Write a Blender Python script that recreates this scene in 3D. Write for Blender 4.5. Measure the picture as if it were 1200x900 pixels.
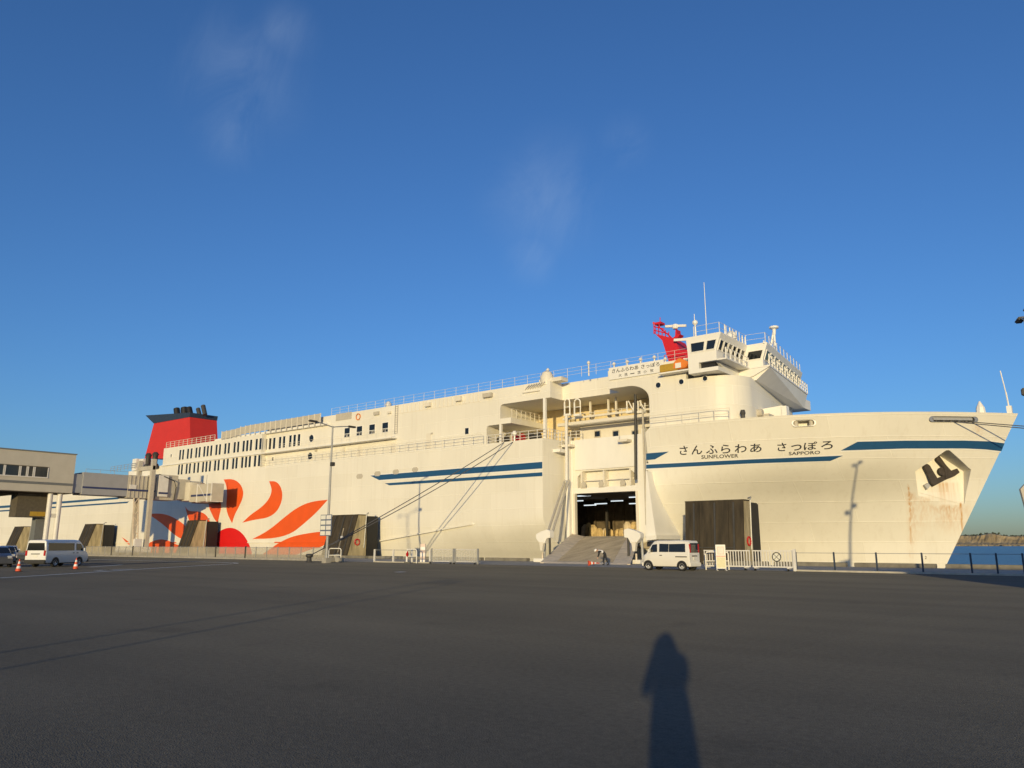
import bpy, bmesh, math, random
from mathutils import Vector, Matrix
random.seed(7)
R = math.radians
scene = bpy.context.scene
for _o in list(bpy.data.objects): bpy.data.objects.remove(_o)
COL = scene.collection

# ------------------------------------------------------------------ camera
PHI, PITCH, EYE, FPX = R(38.66), R(11.77), 1.66, 900.0     # yaw left of +Y, pitch up, eye height, focal length in px (1200 wide)
cam_d = bpy.data.cameras.new('camera'); cam = bpy.data.objects.new('camera', cam_d); COL.objects.link(cam)
cam.location = (0, 0, EYE); cam.rotation_euler = (R(90) + PITCH, 0, PHI)
cam_d.sensor_width = 36; cam_d.lens = 36 * FPX / 1200; cam_d.clip_start = 0.02; cam_d.clip_end = 30000
scene.camera = cam
# ------------------------------------------------------------------ sky, sun, exposure
SUN_AZ, SUN_EL = R(27.9), R(6.3)                            # light travels towards az left of +Y (along -X), sinking
LDIR = Vector((-math.sin(SUN_AZ) * math.cos(SUN_EL), math.cos(SUN_AZ) * math.cos(SUN_EL), -math.sin(SUN_EL)))
world = bpy.data.worlds.new('World'); scene.world = world; world.use_nodes = True
wn, wl = world.node_tree.nodes, world.node_tree.links
bg = wn['Background']; sky = wn.new('ShaderNodeTexSky'); sky.sky_type = 'NISHITA'; sky.sun_disc = False
sky.sun_elevation = SUN_EL
sky.sun_rotation = math.atan2(-LDIR.x, -LDIR.y)             # direction towards the sun, measured clockwise from +Y
sky.altitude = 0; sky.air_density = 1.0; sky.dust_density = 0.6; sky.ozone_density = 4.0
bg.inputs[1].default_value = 0.15
# thin cirrus wisps (real directions in the sky)
tc = wn.new('ShaderNodeTexCoord'); 
mp = wn.new('ShaderNodeMapping'); mp.inputs['Scale'].default_value = (2.2, 6.0, 3.0); mp.inputs['Rotation'].default_value = (0.3, 0.5, 0.9)
wl.new(tc.outputs['Generated'], mp.inputs['Vector'])
nz = wn.new('ShaderNodeTexNoise'); nz.inputs['Scale'].default_value = 2.6; nz.inputs['Detail'].default_value = 7; nz.inputs['Roughness'].default_value = 0.62
nz.inputs['Distortion'].default_value = 0.6
wl.new(mp.outputs[0], nz.inputs['Vector'])
cr = wn.new('ShaderNodeValToRGB'); cr.color_ramp.elements[0].position = 0.36; cr.color_ramp.elements[1].position = 0.80
cr.color_ramp.elements[1].color = (0.15, 0.15, 0.15, 1)
wl.new(nz.outputs[0], cr.inputs[0])
mx = wn.new('ShaderNodeMixRGB'); mx.blend_type = 'MIX'; mx.inputs[2].default_value = (3.2, 3.9, 4.8, 1)
hs = wn.new('ShaderNodeMixRGB'); hs.blend_type = 'MULTIPLY'; hs.inputs[0].default_value = 1; hs.inputs[2].default_value = (0.87, 0.965, 1.17, 1)   # clear evening air
wl.new(sky.outputs[0], hs.inputs[1]); prev = None                                                  # the wisps drift in a few places of the sky
for dx, dy, dz, size in ((-0.737, 0.427, 0.525, 0.100), (-0.765, 0.434, 0.475, 0.060), (-0.689, 0.447, 0.570, 0.050), (-0.530, 0.732, 0.428, 0.110), (-0.563, 0.743, 0.362, 0.050), (-0.431, 0.761, 0.485, 0.045), (.5, -.4, .77, .3), (-.1, -.9, .42, .25)):
    v_ = Vector((dx, dy, dz)).normalized()
    dt = wn.new('ShaderNodeVectorMath'); dt.operation = 'DISTANCE'; dt.inputs[1].default_value = v_; wl.new(tc.outputs['Generated'], dt.inputs[0])
    mr = wn.new('ShaderNodeMapRange'); mr.interpolation_type = 'SMOOTHSTEP'; mr.inputs[1].default_value = size; mr.inputs[2].default_value = 0; wl.new(dt.outputs['Value'], mr.inputs[0])
    if prev is None: prev = mr.outputs[0]
    else:
        ma = wn.new('ShaderNodeMath'); ma.operation = 'MAXIMUM'; wl.new(prev, ma.inputs[0]); wl.new(mr.outputs[0], ma.inputs[1]); prev = ma.outputs[0]
mm_ = wn.new('ShaderNodeMath'); mm_.operation = 'MULTIPLY'; wl.new(cr.outputs[0], mm_.inputs[0]); wl.new(prev, mm_.inputs[1])
wl.new(mm_.outputs[0], mx.inputs[0]); wl.new(hs.outputs[0], mx.inputs[1]); wl.new(mx.outputs[0], bg.inputs[0])
sun_d = bpy.data.lights.new('sun', 'SUN'); sun = bpy.data.objects.new('sun', sun_d); COL.objects.link(sun)
sun_d.energy = 3.2; sun_d.angle = R(0.53); sun_d.color = (1.0, 0.785, 0.41)
sun.rotation_euler = LDIR.to_track_quat('-Z', 'Y').to_euler(); sun.location = (0, -50, 60)
vs = scene.view_settings; vs.view_transform = 'Standard'; vs.look = 'None'; vs.gamma = 1; vs.use_curve_mapping = False
vs.exposure = 0.16
scene.render.engine = 'CYCLES'
scene.cycles.max_bounces = 6; scene.cycles.diffuse_bounces = 3; scene.cycles.glossy_bounces = 3; scene.cycles.transmission_bounces = 4

# ------------------------------------------------------------------ photo pixel -> direction -> point on a known plane
CP, SP, CF, SF = math.cos(PITCH), math.sin(PITCH), math.cos(PHI), math.sin(PHI)
def ray(px, py):
    u, v = px - 600.0, py - 450.0
    f = FPX * CP + v * SP; h = FPX * SP - v * CP
    return Vector((-SF * f + CF * u, CF * f + SF * u, h))
EYEV = Vector((0, 0, EYE))
def atY(px, py, Y): r = ray(px, py); return EYEV + r * (Y / r.y)
def atX(px, py, X): r = ray(px, py); return EYEV + r * (X / r.x)
def atZ(px, py, Z=0.0): r = ray(px, py); return EYEV + r * ((Z - EYE) / r.z)
def lerp(a, b, t): return a + (b - a) * t
def sstep(t): t = max(0.0, min(1.0, t)); return t * t * (3 - 2 * t)

# ------------------------------------------------------------------ materials
M = {}
def mat(name, base, rough=0.6, metal=0.0, var=0.10, vscale=3.0, bump=0.0, bscale=20.0, spec=0.5, emit=None, estr=0.0, stretch=(1, 1, 1), alpha=1.0, coat=0.0, rvar=0.0):
    m = bpy.data.materials.new(name); m.use_nodes = True
    n, l = m.node_tree.nodes, m.node_tree.links
    b = n['Principled BSDF']
    b.inputs['Roughness'].default_value = rough; b.inputs['Metallic'].default_value = metal
    b.inputs['Specular IOR Level'].default_value = spec; b.inputs['Alpha'].default_value = alpha
    b.inputs['Coat Weight'].default_value = coat; b.inputs['Coat Roughness'].default_value = 0.08
    g = n.new('ShaderNodeNewGeometry'); mpn = n.new('ShaderNodeMapping'); mpn.inputs['Scale'].default_value = stretch
    l.new(g.outputs['Position'], mpn.inputs['Vector'])
    t = n.new('ShaderNodeTexNoise'); t.inputs['Scale'].default_value = vscale; t.inputs['Detail'].default_value = 6; t.inputs['Roughness'].default_value = 0.6
    l.new(mpn.outputs[0], t.inputs['Vector'])
    r = n.new('ShaderNodeMapRange'); r.inputs[1].default_value = 0.3; r.inputs[2].default_value = 0.7
    r.inputs[3].default_value = 1 - var; r.inputs[4].default_value = 1 + var
    l.new(t.outputs[0], r.inputs[0])
    x = n.new('ShaderNodeMixRGB'); x.blend_type = 'MULTIPLY'; x.inputs[0].default_value = 1; x.inputs[1].default_value = (*base, 1)
    l.new(r.outputs[0], x.inputs[2]); l.new(x.outputs[0], b.inputs['Base Color'])
    if rvar:
        r2 = n.new('ShaderNodeMapRange'); r2.inputs[3].default_value = rough - rvar; r2.inputs[4].default_value = rough + rvar
        l.new(t.outputs[0], r2.inputs[0]); l.new(r2.outputs[0], b.inputs['Roughness'])
    if bump:
        t2 = n.new('ShaderNodeTexNoise'); t2.inputs['Scale'].default_value = bscale; t2.inputs['Detail'].default_value = 5
        l.new(g.outputs['Position'], t2.inputs['Vector'])
        bp = n.new('ShaderNodeBump'); bp.inputs['Strength'].default_value = bump; bp.inputs['Distance'].default_value = 0.05
        l.new(t2.outputs[0], bp.inputs['Height']); l.new(bp.outputs[0], b.inputs['Normal'])
    if emit:
        b.inputs['Emission Color'].default_value = (*emit, 1); b.inputs['Emission Strength'].default_value = estr
    M[name] = m
    m['out'] = x.name
    return m

WHITE = (0.82, 0.80, 0.74)
mat('white', WHITE, 0.42, var=0.04, vscale=0.8, stretch=(1, 1, .3))
mat('cream', (0.74, 0.69, 0.58), 0.5, var=0.05, vscale=1.0)
mat('offwhite', (0.72, 0.70, 0.66), 0.5, var=0.06, vscale=2)
mat('blue', (0.018, 0.085, 0.20), 0.4, var=0.06)
mat('orange', (0.80, 0.105, 0.012), 0.45, var=0.05, vscale=.6)
mat('red', (0.70, 0.012, 0.014), 0.45, var=0.05, vscale=.6)
mat('funnel_red', (0.62, 0.035, 0.02), 0.5, var=0.06, vscale=.5)
mat('mast_red', (0.60, 0.012, 0.02), 0.5, var=0.06)
mat('navy', (0.03, 0.045, 0.075), 0.5, var=0.08)
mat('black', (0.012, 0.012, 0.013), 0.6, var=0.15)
mat('ink', (0.012, 0.016, 0.03), 0.5, var=0.05)
mat('dark_steel', (0.05, 0.048, 0.045), 0.6, var=0.2)
mat('steel', (0.36, 0.36, 0.36), 0.4, 0.6, var=0.1, vscale=6)
mat('galv', (0.40, 0.40, 0.39), 0.5, 0.35, var=0.1, vscale=4)
mat('glass', (0.012, 0.015, 0.018), 0.06, var=0.2, vscale=.7, spec=0.6)
mat('house_glass', (0.03, 0.035, 0.04), 0.08, var=0.2, vscale=.7, spec=0.6)
mat('car_glass', (0.015, 0.017, 0.018), 0.05, var=0.1, spec=0.6)
mat('van_white', (0.78, 0.77, 0.74), 0.3, var=0.02, coat=0.5)
mat('van_cream', (0.80, 0.77, 0.70), 0.3, var=0.02, coat=0.5)
mat('car_navy', (0.015, 0.025, 0.05), 0.25, var=0.03, coat=0.8)
mat('car_grey', (0.10, 0.10, 0.11), 0.25, 0.3, var=0.03, coat=0.8)
mat('tyre', (0.018, 0.018, 0.018), 0.85, var=0.2, vscale=20)
mat('rim', (0.60, 0.60, 0.60), 0.35, 0.25, var=0.05)
mat('plastic_black', (0.02, 0.02, 0.021), 0.5, var=0.1)
mat('lamp_red', (0.45, 0.01, 0.01), 0.15, var=0.05)
mat('lamp_clear', (0.7, 0.7, 0.7), 0.1, 0.4, var=0.05)
mat('cone_orange', (0.75, 0.10, 0.03), 0.55, var=0.1)
mat('cone_white', (0.78, 0.76, 0.74), 0.5, var=0.1)
mat('concrete', (0.34, 0.32, 0.28), 0.85, var=0.18, vscale=1.3, bump=.25, bscale=14)
mat('quay_kerb', (0.20, 0.185, 0.15), 0.9, var=0.25, vscale=1.7, bump=.25, bscale=14)
mat('kerb', (0.46, 0.43, 0.36), 0.85, var=0.2, vscale=1.7, bump=.25, bscale=14)
mat('terminal_wall', (0.50, 0.47, 0.40), 0.75, var=0.05, vscale=.8)
mat('terminal_band', (0.16, 0.17, 0.17), 0.6, var=0.1)
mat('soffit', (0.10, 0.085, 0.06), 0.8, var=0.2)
mat('bridge_grey', (0.33, 0.335, 0.35), 0.5, var=0.06, vscale=.7)
mat('bridge_beige', (0.50, 0.46, 0.38), 0.55, var=0.08, vscale=1)
mat('bridge_navy', (0.025, 0.04, 0.13), 0.5, var=0.05)
mat('yellow', (0.45, 0.28, 0.03), 0.6, var=0.15)
mat('ramp_deck', (0.40, 0.345, 0.26), 0.75, var=0.3, vscale=.9, bump=.3, bscale=30, stretch=(1.6, .25, 1))
mat('fender_cheek', (0.42, 0.35, 0.21), 0.85, var=0.4, vscale=1.2, stretch=(1.5, 1.5, .3))
mat('ramp_edge', (0.68, 0.58, 0.44), 0.7, var=0.2, vscale=1.5)
mat('rope', (0.10, 0.10, 0.11), 0.9, var=0.2, vscale=10)
mat('rope_pale', (0.30, 0.26, 0.2), 0.9, var=0.2, vscale=10)
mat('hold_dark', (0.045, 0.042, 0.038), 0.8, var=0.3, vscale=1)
mat('hold_tan', (0.62, 0.47, 0.24), 0.8, var=0.45, vscale=1.4, stretch=(1, 1, .6))
mat('tube_light', (0.8, 0.8, 0.8), 0.4, var=0.0, emit=(0.85, 0.95, 1.0), estr=0.9)
mat('anchor_iron', (0.045, 0.035, 0.03), 0.75, var=0.35, vscale=2.5, bump=.4, bscale=9)
mat('hold_brown', (0.13, 0.10, 0.06), 0.8, var=0.4, vscale=1.2)
mat('line_white', (0.70, 0.69, 0.64), 0.85, var=0.35, vscale=2.2)
mat('skin', (0.55, 0.34, 0.24), 0.55, var=0.05)
mat('uniform_dark', (0.02, 0.022, 0.03), 0.85, var=0.15, vscale=8)
mat('vest_white', (0.75, 0.75, 0.76), 0.8, var=0.08, vscale=8)
mat('coat_dark', (0.03, 0.032, 0.04), 0.85, var=0.15, vscale=8)
mat('hair', (0.01, 0.009, 0.008), 0.6, var=0.1)
mat('lifeboat', (0.75, 0.22, 0.03), 0.5, var=0.1)
mat('scupper', (0.50, 0.46, 0.38), 0.6, var=0.1)
mat('wall_warm_bounce', (0.76, 0.62, 0.36), 0.6, var=0.08)  # warm reflected light put into the colour of a white-painted wall
mat('rock', (0.30, 0.235, 0.14), 0.9, var=0.4, vscale=.03)
mat('cliff', (0.35, 0.27, 0.15), 0.95, var=0.35, vscale=.02, stretch=(1, 1, 3))
mat('scrub', (0.05, 0.06, 0.03), 0.95, var=0.4, vscale=.1)
mat('mesh_panel', (0.50, 0.46, 0.37), 0.5, var=0.06, alpha=0.42)
mat('wire_panel', (0.60, 0.58, 0.52), 0.5, var=0.05, alpha=0.35)
mat('shed_wall', (0.45, 0.44, 0.42), 0.7, var=0.1)
mat('paper', (0.75, 0.74, 0.66), 0.7, var=0.03)
mat('paper_pink', (0.75, 0.60, 0.52), 0.7, var=0.05)
mat('paper_yellow', (0.72, 0.68, 0.45), 0.7, var=0.05)
mat('sign_blue', (0.12, 0.15, 0.22), 0.5, var=0.1)
# ---- special materials
def ship_paint():
    m = mat('hull_paint', (0.80, 0.77, 0.68), 0.5, spec=0.35, var=0.045, vscale=0.22, stretch=(1, 1, .35))
    n, l = m.node_tree.nodes, m.node_tree.links
    b = n['Principled BSDF']; base = n[m['out']]
    g = [k for k in n if k.bl_idname == 'ShaderNodeNewGeometry'][0]
    sx = n.new('ShaderNodeSeparateXYZ'); l.new(g.outputs['Position'], sx.inputs[0])
    # plate seams: X along, Z up
    cb = n.new('ShaderNodeCombineXYZ'); l.new(sx.outputs['X'], cb.inputs['X']); l.new(sx.outputs['Z'], cb.inputs['Y'])
    br = n.new('ShaderNodeTexBrick'); br.inputs['Scale'].default_value = 1.0
    br.inputs['Brick Width'].default_value = 8.2; br.inputs['Row Height'].default_value = 1.85
    br.inputs['Mortar Size'].default_value = 0.05; br.inputs['Mortar Smooth'].default_value = 1.0
    br.inputs['Color1'].default_value = (1, 1, 1, 1); br.inputs['Color2'].default_value = (.955, .95, .935, 1); br.inputs['Mortar'].default_value = (1.06, 1.06, 1.06, 1)
    l.new(cb.outputs[0], br.inputs['Vector'])
    m1 = n.new('ShaderNodeMixRGB'); m1.blend_type = 'MULTIPLY'; m1.inputs[0].default_value = 1
    l.new(base.outputs[0], m1.inputs[1]); l.new(br.outputs['Color'], m1.inputs[2])
    # fine vertical run-off streaks
    mp2 = n.new('ShaderNodeMapping'); mp2.inputs['Scale'].default_value = (2.2, 2.2, 0.12); l.new(g.outputs['Position'], mp2.inputs[0])
    n2 = n.new('ShaderNodeTexNoise'); n2.inputs['Scale'].default_value = 1.0; n2.inputs['Detail'].default_value = 8; n2.inputs['Roughness'].default_value = .7
    l.new(mp2.outputs[0], n2.inputs['Vector'])
    r2 = n.new('ShaderNodeMapRange'); r2.inputs[1].default_value = .52; r2.inputs[2].default_value = .78; r2.inputs[3].default_value = 0; r2.inputs[4].default_value = .22
    l.new(n2.outputs[0], r2.inputs[0])
    m2 = n.new('ShaderNodeMixRGB'); m2.inputs[2].default_value = (.50, .42, .30, 1); l.new(r2.outputs[0], m2.inputs[0]); l.new(m1.outputs[0], m2.inputs[1])
    last = m2
    mp4 = n.new('ShaderNodeMapping'); mp4.inputs['Scale'].default_value = (5, 5, 0.07); l.new(g.outputs['Position'], mp4.inputs[0])
    n4 = n.new('ShaderNodeTexNoise'); n4.inputs['Scale'].default_value = 1; n4.inputs['Detail'].default_value = 6; n4.inputs['Distortion'].default_value = .3; l.new(mp4.outputs[0], n4.inputs['Vector'])
    # rust streaks round the anchor pocket: (x centre, half width, z top, z bottom, strength)
    def streak(last, xc, hw, zt, zb, s, slope=0.0):
        def math_(op, a, bb, clamp=False):
            k = n.new('ShaderNodeMath'); k.operation = op; k.use_clamp = clamp
            for i, q in enumerate((a, bb)):
                if q is None: continue
                if isinstance(q, (int, float)): k.inputs[i].default_value = q
                else: l.new(q, k.inputs[i])
            return k.outputs[0]
        X, Z = sx.outputs['X'], sx.outputs['Z']
        xc2 = math_('MULTIPLY_ADD', Z, slope); xc2.node.inputs[2].default_value = xc - slope * zt
        d = math_('ABSOLUTE', math_('SUBTRACT', X, xc2), None)
        a = math_('SUBTRACT', 1.0, math_('DIVIDE', d, hw), True)
        z1 = math_('DIVIDE', math_('SUBTRACT', Z, zb), zt - zb, True)
        z2 = math_('MULTIPLY', math_('SUBTRACT', zt, Z), 4.0, True)
        f = math_('MULTIPLY', math_('MULTIPLY', a, z1), z2)
        nn = n.new('ShaderNodeMapRange'); nn.inputs[1].default_value = .36; nn.inputs[2].default_value = .64; nn.inputs[3].default_value = .15; nn.inputs[4].default_value = 1.25; l.new(n4.outputs[0], nn.inputs[0])
        f = math_('MULTIPLY', f, nn.outputs[0])
        f = math_('MULTIPLY', f, s, True)
        mm = n.new('ShaderNodeMixRGB'); mm.inputs[2].default_value = (.55, .27, .055, 1); l.new(f, mm.inputs[0]); l.new(last.outputs[0], mm.inputs[1])
        return mm
    for a in RUST: last = streak(last, *a)
    l.new(last.outputs[0], b.inputs['Base Color'])
    n3 = n.new('ShaderNodeTexNoise'); n3.inputs['Scale'].default_value = .35; n3.inputs['Detail'].default_value = 3; l.new(g.outputs['Position'], n3.inputs['Vector'])
    ad = n.new('ShaderNodeMath'); ad.operation = 'MULTIPLY_ADD'; ad.inputs[1].default_value = .35
    l.new(n3.outputs[0], ad.inputs[0]); l.new(br.outputs['Fac'], ad.inputs[2])
    bp = n.new('ShaderNodeBump'); bp.inputs['Strength'].default_value = .35; bp.inputs['Distance'].default_value = .05
    l.new(ad.outputs[0], bp.inputs['Height']); l.new(bp.outputs[0], b.inputs['Normal'])
    return m

def asphalt_mat():
    m = mat('asphalt', (0.079, 0.0755, 0.065), 0.9, var=0.10, vscale=.16, spec=0.3)
    n, l = m.node_tree.nodes, m.node_tree.links
    b = n['Principled BSDF']; base = n[m['out']]; b.inputs['Diffuse Roughness'].default_value = 1.0
    g = [k for k in n if k.bl_idname == 'ShaderNodeNewGeometry'][0]
    f = n.new('ShaderNodeTexNoise'); f.inputs['Scale'].default_value = 55; f.inputs['Detail'].default_value = 3; l.new(g.outputs['Position'], f.inputs['Vector'])
    v = n.new('ShaderNodeTexVoronoi'); v.inputs['Scale'].default_value = 70; l.new(g.outputs['Position'], v.inputs['Vector'])
    r = n.new('ShaderNodeMapRange'); r.inputs[1].default_value = .25; r.inputs[2].default_value = .75; r.inputs[3].default_value = .72; r.inputs[4].default_value = 1.28; l.new(f.outputs[0], r.inputs[0])
    x = n.new('ShaderNodeMixRGB'); x.blend_type = 'MULTIPLY'; x.inputs[0].default_value = 1; l.new(base.outputs[0], x.inputs[1]); l.new(r.outputs[0], x.inputs[2])
    f2 = n.new('ShaderNodeTexNoise'); f2.inputs['Scale'].default_value = 11; f2.inputs['Detail'].default_value = 7; f2.inputs['Roughness'].default_value = .75; l.new(g.outputs['Position'], f2.inputs['Vector'])
    rf = n.new('ShaderNodeMapRange'); rf.inputs[1].default_value = .3; rf.inputs[2].default_value = .7; rf.inputs[3].default_value = .72; rf.inputs[4].default_value = 1.28; l.new(f2.outputs[0], rf.inputs[0])
    xg = n.new('ShaderNodeMixRGB'); xg.blend_type = 'MULTIPLY'; xg.inputs[0].default_value = 1; l.new(x.outputs[0], xg.inputs[1]); l.new(rf.outputs[0], xg.inputs[2]); x = xg
    # worn lanes and patches along the quay
    mp3 = n.new('ShaderNodeMapping'); mp3.inputs['Scale'].default_value = (.03, .35, 1); mp3.inputs['Rotation'].default_value = (0, 0, .25); l.new(g.outputs['Position'], mp3.inputs[0])
    w = n.new('ShaderNodeTexNoise'); w.inputs['Scale'].default_value = 1; w.inputs['Detail'].default_value = 5; l.new(mp3.outputs[0], w.inputs['Vector'])
    r3 = n.new('ShaderNodeMapRange'); r3.inputs[1].default_value = .35; r3.inputs[2].default_value = .65; r3.inputs[3].default_value = .86; r3.inputs[4].default_value = 1.12; l.new(w.outputs[0], r3.inputs[0])
    y = n.new('ShaderNodeMixRGB'); y.blend_type = 'MULTIPLY'; y.inputs[0].default_value = 1; l.new(x.outputs[0], y.inputs[1]); l.new(r3.outputs[0], y.inputs[2])
    # tar seams between paving lanes, and oil stains
    sx = n.new('ShaderNodeSeparateXYZ'); l.new(g.outputs['Position'], sx.inputs[0])
    cb = n.new('ShaderNodeCombineXYZ'); l.new(sx.outputs['X'], cb.inputs['Y']); l.new(sx.outputs['Y'], cb.inputs['X'])
    dn = n.new('ShaderNodeTexNoise'); dn.inputs['Scale'].default_value = .8; l.new(g.outputs['Position'], dn.inputs['Vector'])
    va = n.new('ShaderNodeMixRGB'); va.blend_type = 'ADD'; va.inputs[0].default_value = .12; l.new(cb.outputs[0], va.inputs[1]); l.new(dn.outputs['Color'], va.inputs[2])
    bk = n.new('ShaderNodeTexBrick'); bk.inputs['Scale'].default_value = 1; bk.inputs['Brick Width'].default_value = 60; bk.inputs['Row Height'].default_value = 4.5; bk.inputs['Mortar Size'].default_value = .018; bk.inputs['Mortar Smooth'].default_value = .6
    bk.inputs['Color1'].default_value = (1, 1, 1, 1); bk.inputs['Color2'].default_value = (.94, .94, .94, 1); bk.inputs['Mortar'].default_value = (.88, .88, .88, 1); l.new(va.outputs[0], bk.inputs['Vector'])
    y2 = n.new('ShaderNodeMixRGB'); y2.blend_type = 'MULTIPLY'; y2.inputs[0].default_value = 1; l.new(y.outputs[0], y2.inputs[1]); l.new(bk.outputs['Color'], y2.inputs[2])
    st = n.new('ShaderNodeTexNoise'); st.inputs['Scale'].default_value = .55; st.inputs['Detail'].default_value = 4; l.new(g.outputs['Position'], st.inputs['Vector'])
    rs = n.new('ShaderNodeMapRange'); rs.inputs[1].default_value = .62; rs.inputs[2].default_value = .74; rs.inputs[3].default_value = 1; rs.inputs[4].default_value = .80; l.new(st.outputs[0], rs.inputs[0])
    y3 = n.new('ShaderNodeMixRGB'); y3.blend_type = 'MULTIPLY'; y3.inputs[0].default_value = 1; l.new(y2.outputs[0], y3.inputs[1]); l.new(rs.outputs[0], y3.inputs[2])
    l.new(y3.outputs[0], b.inputs['Base Color'])
    bp = n.new('ShaderNodeBump'); bp.inputs['Strength'].default_value = .55; bp.inputs['Distance'].default_value = .006
    l.new(v.outputs['Distance'], bp.inputs['Height']); l.new(bp.outputs[0], b.inputs['Normal'])
    return m

def water_mat():
    m = mat('water', (0.010, 0.026, 0.045), 0.28, var=0.1, vscale=.02)
    n, l = m.node_tree.nodes, m.node_tree.links
    b = n['Principled BSDF']
    g = [k for k in n if k.bl_idname == 'ShaderNodeNewGeometry'][0]
    t = n.new('ShaderNodeTexNoise'); t.inputs['Scale'].default_value = .9; t.inputs['Detail'].default_value = 6; l.new(g.outputs['Position'], t.inputs['Vector'])
    bp = n.new('ShaderNodeBump'); bp.inputs['Strength'].default_value = 1.0; bp.inputs['Distance'].default_value = .6
    l.new(t.outputs[0], bp.inputs['Height']); l.new(bp.outputs[0], b.inputs['Normal'])
    return m

def rust_mat():
    m = mat('fender_plate', (0.048, 0.037, 0.022), 0.85, var=0.5, vscale=1.2, stretch=(1.6, 1.6, .25), bump=.4, bscale=3)
    return m

# ------------------------------------------------------------------ mesh builder
ORIGIN = {}
class MB:
    def __init__(s): s.v = []; s.f = []
    def add(s, vs, fs):
        o = len(s.v); s.v += [Vector(p) for p in vs]; s.f += [tuple(i + o for i in q) for q in fs]; return s
    def box(s, x0, x1, y0, y1, z0, z1):
        return s.add([(x, y, z) for z in (z0, z1) for (x, y) in ((x0, y0), (x1, y0), (x1, y1), (x0, y1))],
                     [(3, 2, 1, 0), (4, 5, 6, 7), (0, 1, 5, 4), (1, 2, 6, 5), (2, 3, 7, 6), (3, 0, 4, 7)])
    def prism(s, poly, off):
        """poly: 3D points; extruded by off"""
        n = len(poly); p = [Vector(a) for a in poly]; off = Vector(off)
        nrm = Vector((0, 0, 0))
        for i in range(n): nrm += p[i].cross(p[(i + 1) % n])
        if nrm.dot(off) > 0: p = p[::-1]
        q = [a + off for a in p]
        return s.add(p + q, [tuple(range(n)), tuple(range(2 * n - 1, n - 1, -1))] + [(i, i + n, (i + 1) % n + n, (i + 1) % n) for i in range(n)])
    def loft(s, a, b, caps=True):
        n = len(a)
        fs = [(i, (i + 1) % n, (i + 1) % n + n, i + n) for i in range(n)]
        if caps: fs += [tuple(range(n - 1, -1, -1)), tuple(range(n, 2 * n))]
        return s.add(list(a) + list(b), fs)
    def tube(s, pts, r, n=6, r2=None):
        pts = [Vector(p) for p in pts]; rings = []
        for i, p in enumerate(pts):
            d = (pts[min(i + 1, len(pts) - 1)] - pts[max(i - 1, 0)]).normalized()
            up = Vector((0, 0, 1)) if abs(d.z) < .9 else Vector((1, 0, 0))
            a = d.cross(up).normalized(); b = a.cross(d)
            rr = r if r2 is None else lerp(r, r2, i / max(1, len(pts) - 1))
            rings.append([p + (a * math.cos(2 * math.pi * k / n) + b * math.sin(2 * math.pi * k / n)) * rr for k in range(n)])
        o = [v for g in rings for v in g]; fs = []
        for i in range(len(rings) - 1):
            for k in range(n): fs.append((i * n + k, (i + 1) * n + k, (i + 1) * n + (k + 1) % n, i * n + (k + 1) % n))
        fs.append(tuple(range(n))); fs.append(tuple(range(len(o) - 1, len(o) - n - 1, -1)))
        return s.add(o, fs)
    def lathe(s, c, prof, n=16, axis='Z'):
        """prof: (r, h) pairs"""
        c = Vector(c); o = []; fs = []
        for (r, h) in prof:
            for k in range(n):
                a = 2 * math.pi * k / n; x, y = r * math.cos(a), r * math.sin(a)
                o.append(c + (Vector((x, y, h)) if axis == 'Z' else Vector((x, h, y)) if axis == 'Y' else Vector((h, x, y))))
        m = len(prof)
        for i in range(m - 1):
            for k in range(n): fs.append((i * n + k, i * n + (k + 1) % n, (i + 1) * n + (k + 1) % n, (i + 1) * n + k))
        fs.append(tuple(range(n - 1, -1, -1))); fs.append(tuple(range((m - 1) * n, m * n)))
        return s.add(o, fs)
    def beam(s, a, b, w, h=None):
        """rectangular bar from a to b"""
        a, b = Vector(a), Vector(b); h = h or w; d = (b - a).normalized()
        up = Vector((0, 0, 1)) if abs(d.z) < .95 else Vector((0, 1, 0))
        x = d.cross(up).normalized() * w / 2; y = x.normalized().cross(d) * h / 2
        return s.add([p + q for p in (a, b) for q in (-x - y, x - y, x + y, -x + y)],
                     [(3, 2, 1, 0), (4, 5, 6, 7), (0, 1, 5, 4), (1, 2, 6, 5), (2, 3, 7, 6), (3, 0, 4, 7)])
    def build(s, name, m, parent=None, local=False, smooth=False, angle=35, bevel=0.0):
        me = bpy.data.meshes.new(name)
        o = Vector((0, 0, 0))
        root = parent
        while root is not None and root.parent is not None: root = root.parent
        if root is not None and not local: o = ORIGIN.get(root.name, Vector((0, 0, 0)))
        me.from_pydata([tuple(v - o) for v in s.v], [], s.f); me.update()
        bm = bmesh.new(); bm.from_mesh(me); bmesh.ops.recalc_face_normals(bm, faces=bm.faces)
        if bevel > 0:
            bmesh.ops.bevel(bm, geom=list(bm.edges), offset=bevel, segments=2, affect='EDGES', clamp_overlap=True)
        if smooth:
            for f in bm.faces: f.smooth = True
            for e in bm.edges:
                if len(e.link_faces) == 2 and e.calc_face_angle(0) > R(angle): e.smooth = False
        bm.to_mesh(me); bm.free()
        return link(name, me, m, parent)
def link(name, me, m, parent=None):
    ob = bpy.data.objects.new(name, me); COL.objects.link(ob)
    if m is not None: me.materials.append(M[m] if isinstance(m, str) else m)
    if parent is not None: ob.parent = parent
    return ob
def thing(name, label, cat, loc=(0, 0, 0), rotz=0.0, group=None):
    o = bpy.data.objects.new(name, None); COL.objects.link(o); o.empty_display_size = .3
    o.location = loc; o.rotation_euler = (0, 0, rotz); o['label'] = label; o['category'] = cat
    if group: o['group'] = group
    ORIGIN[o.name] = Vector(loc)
    return o
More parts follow.
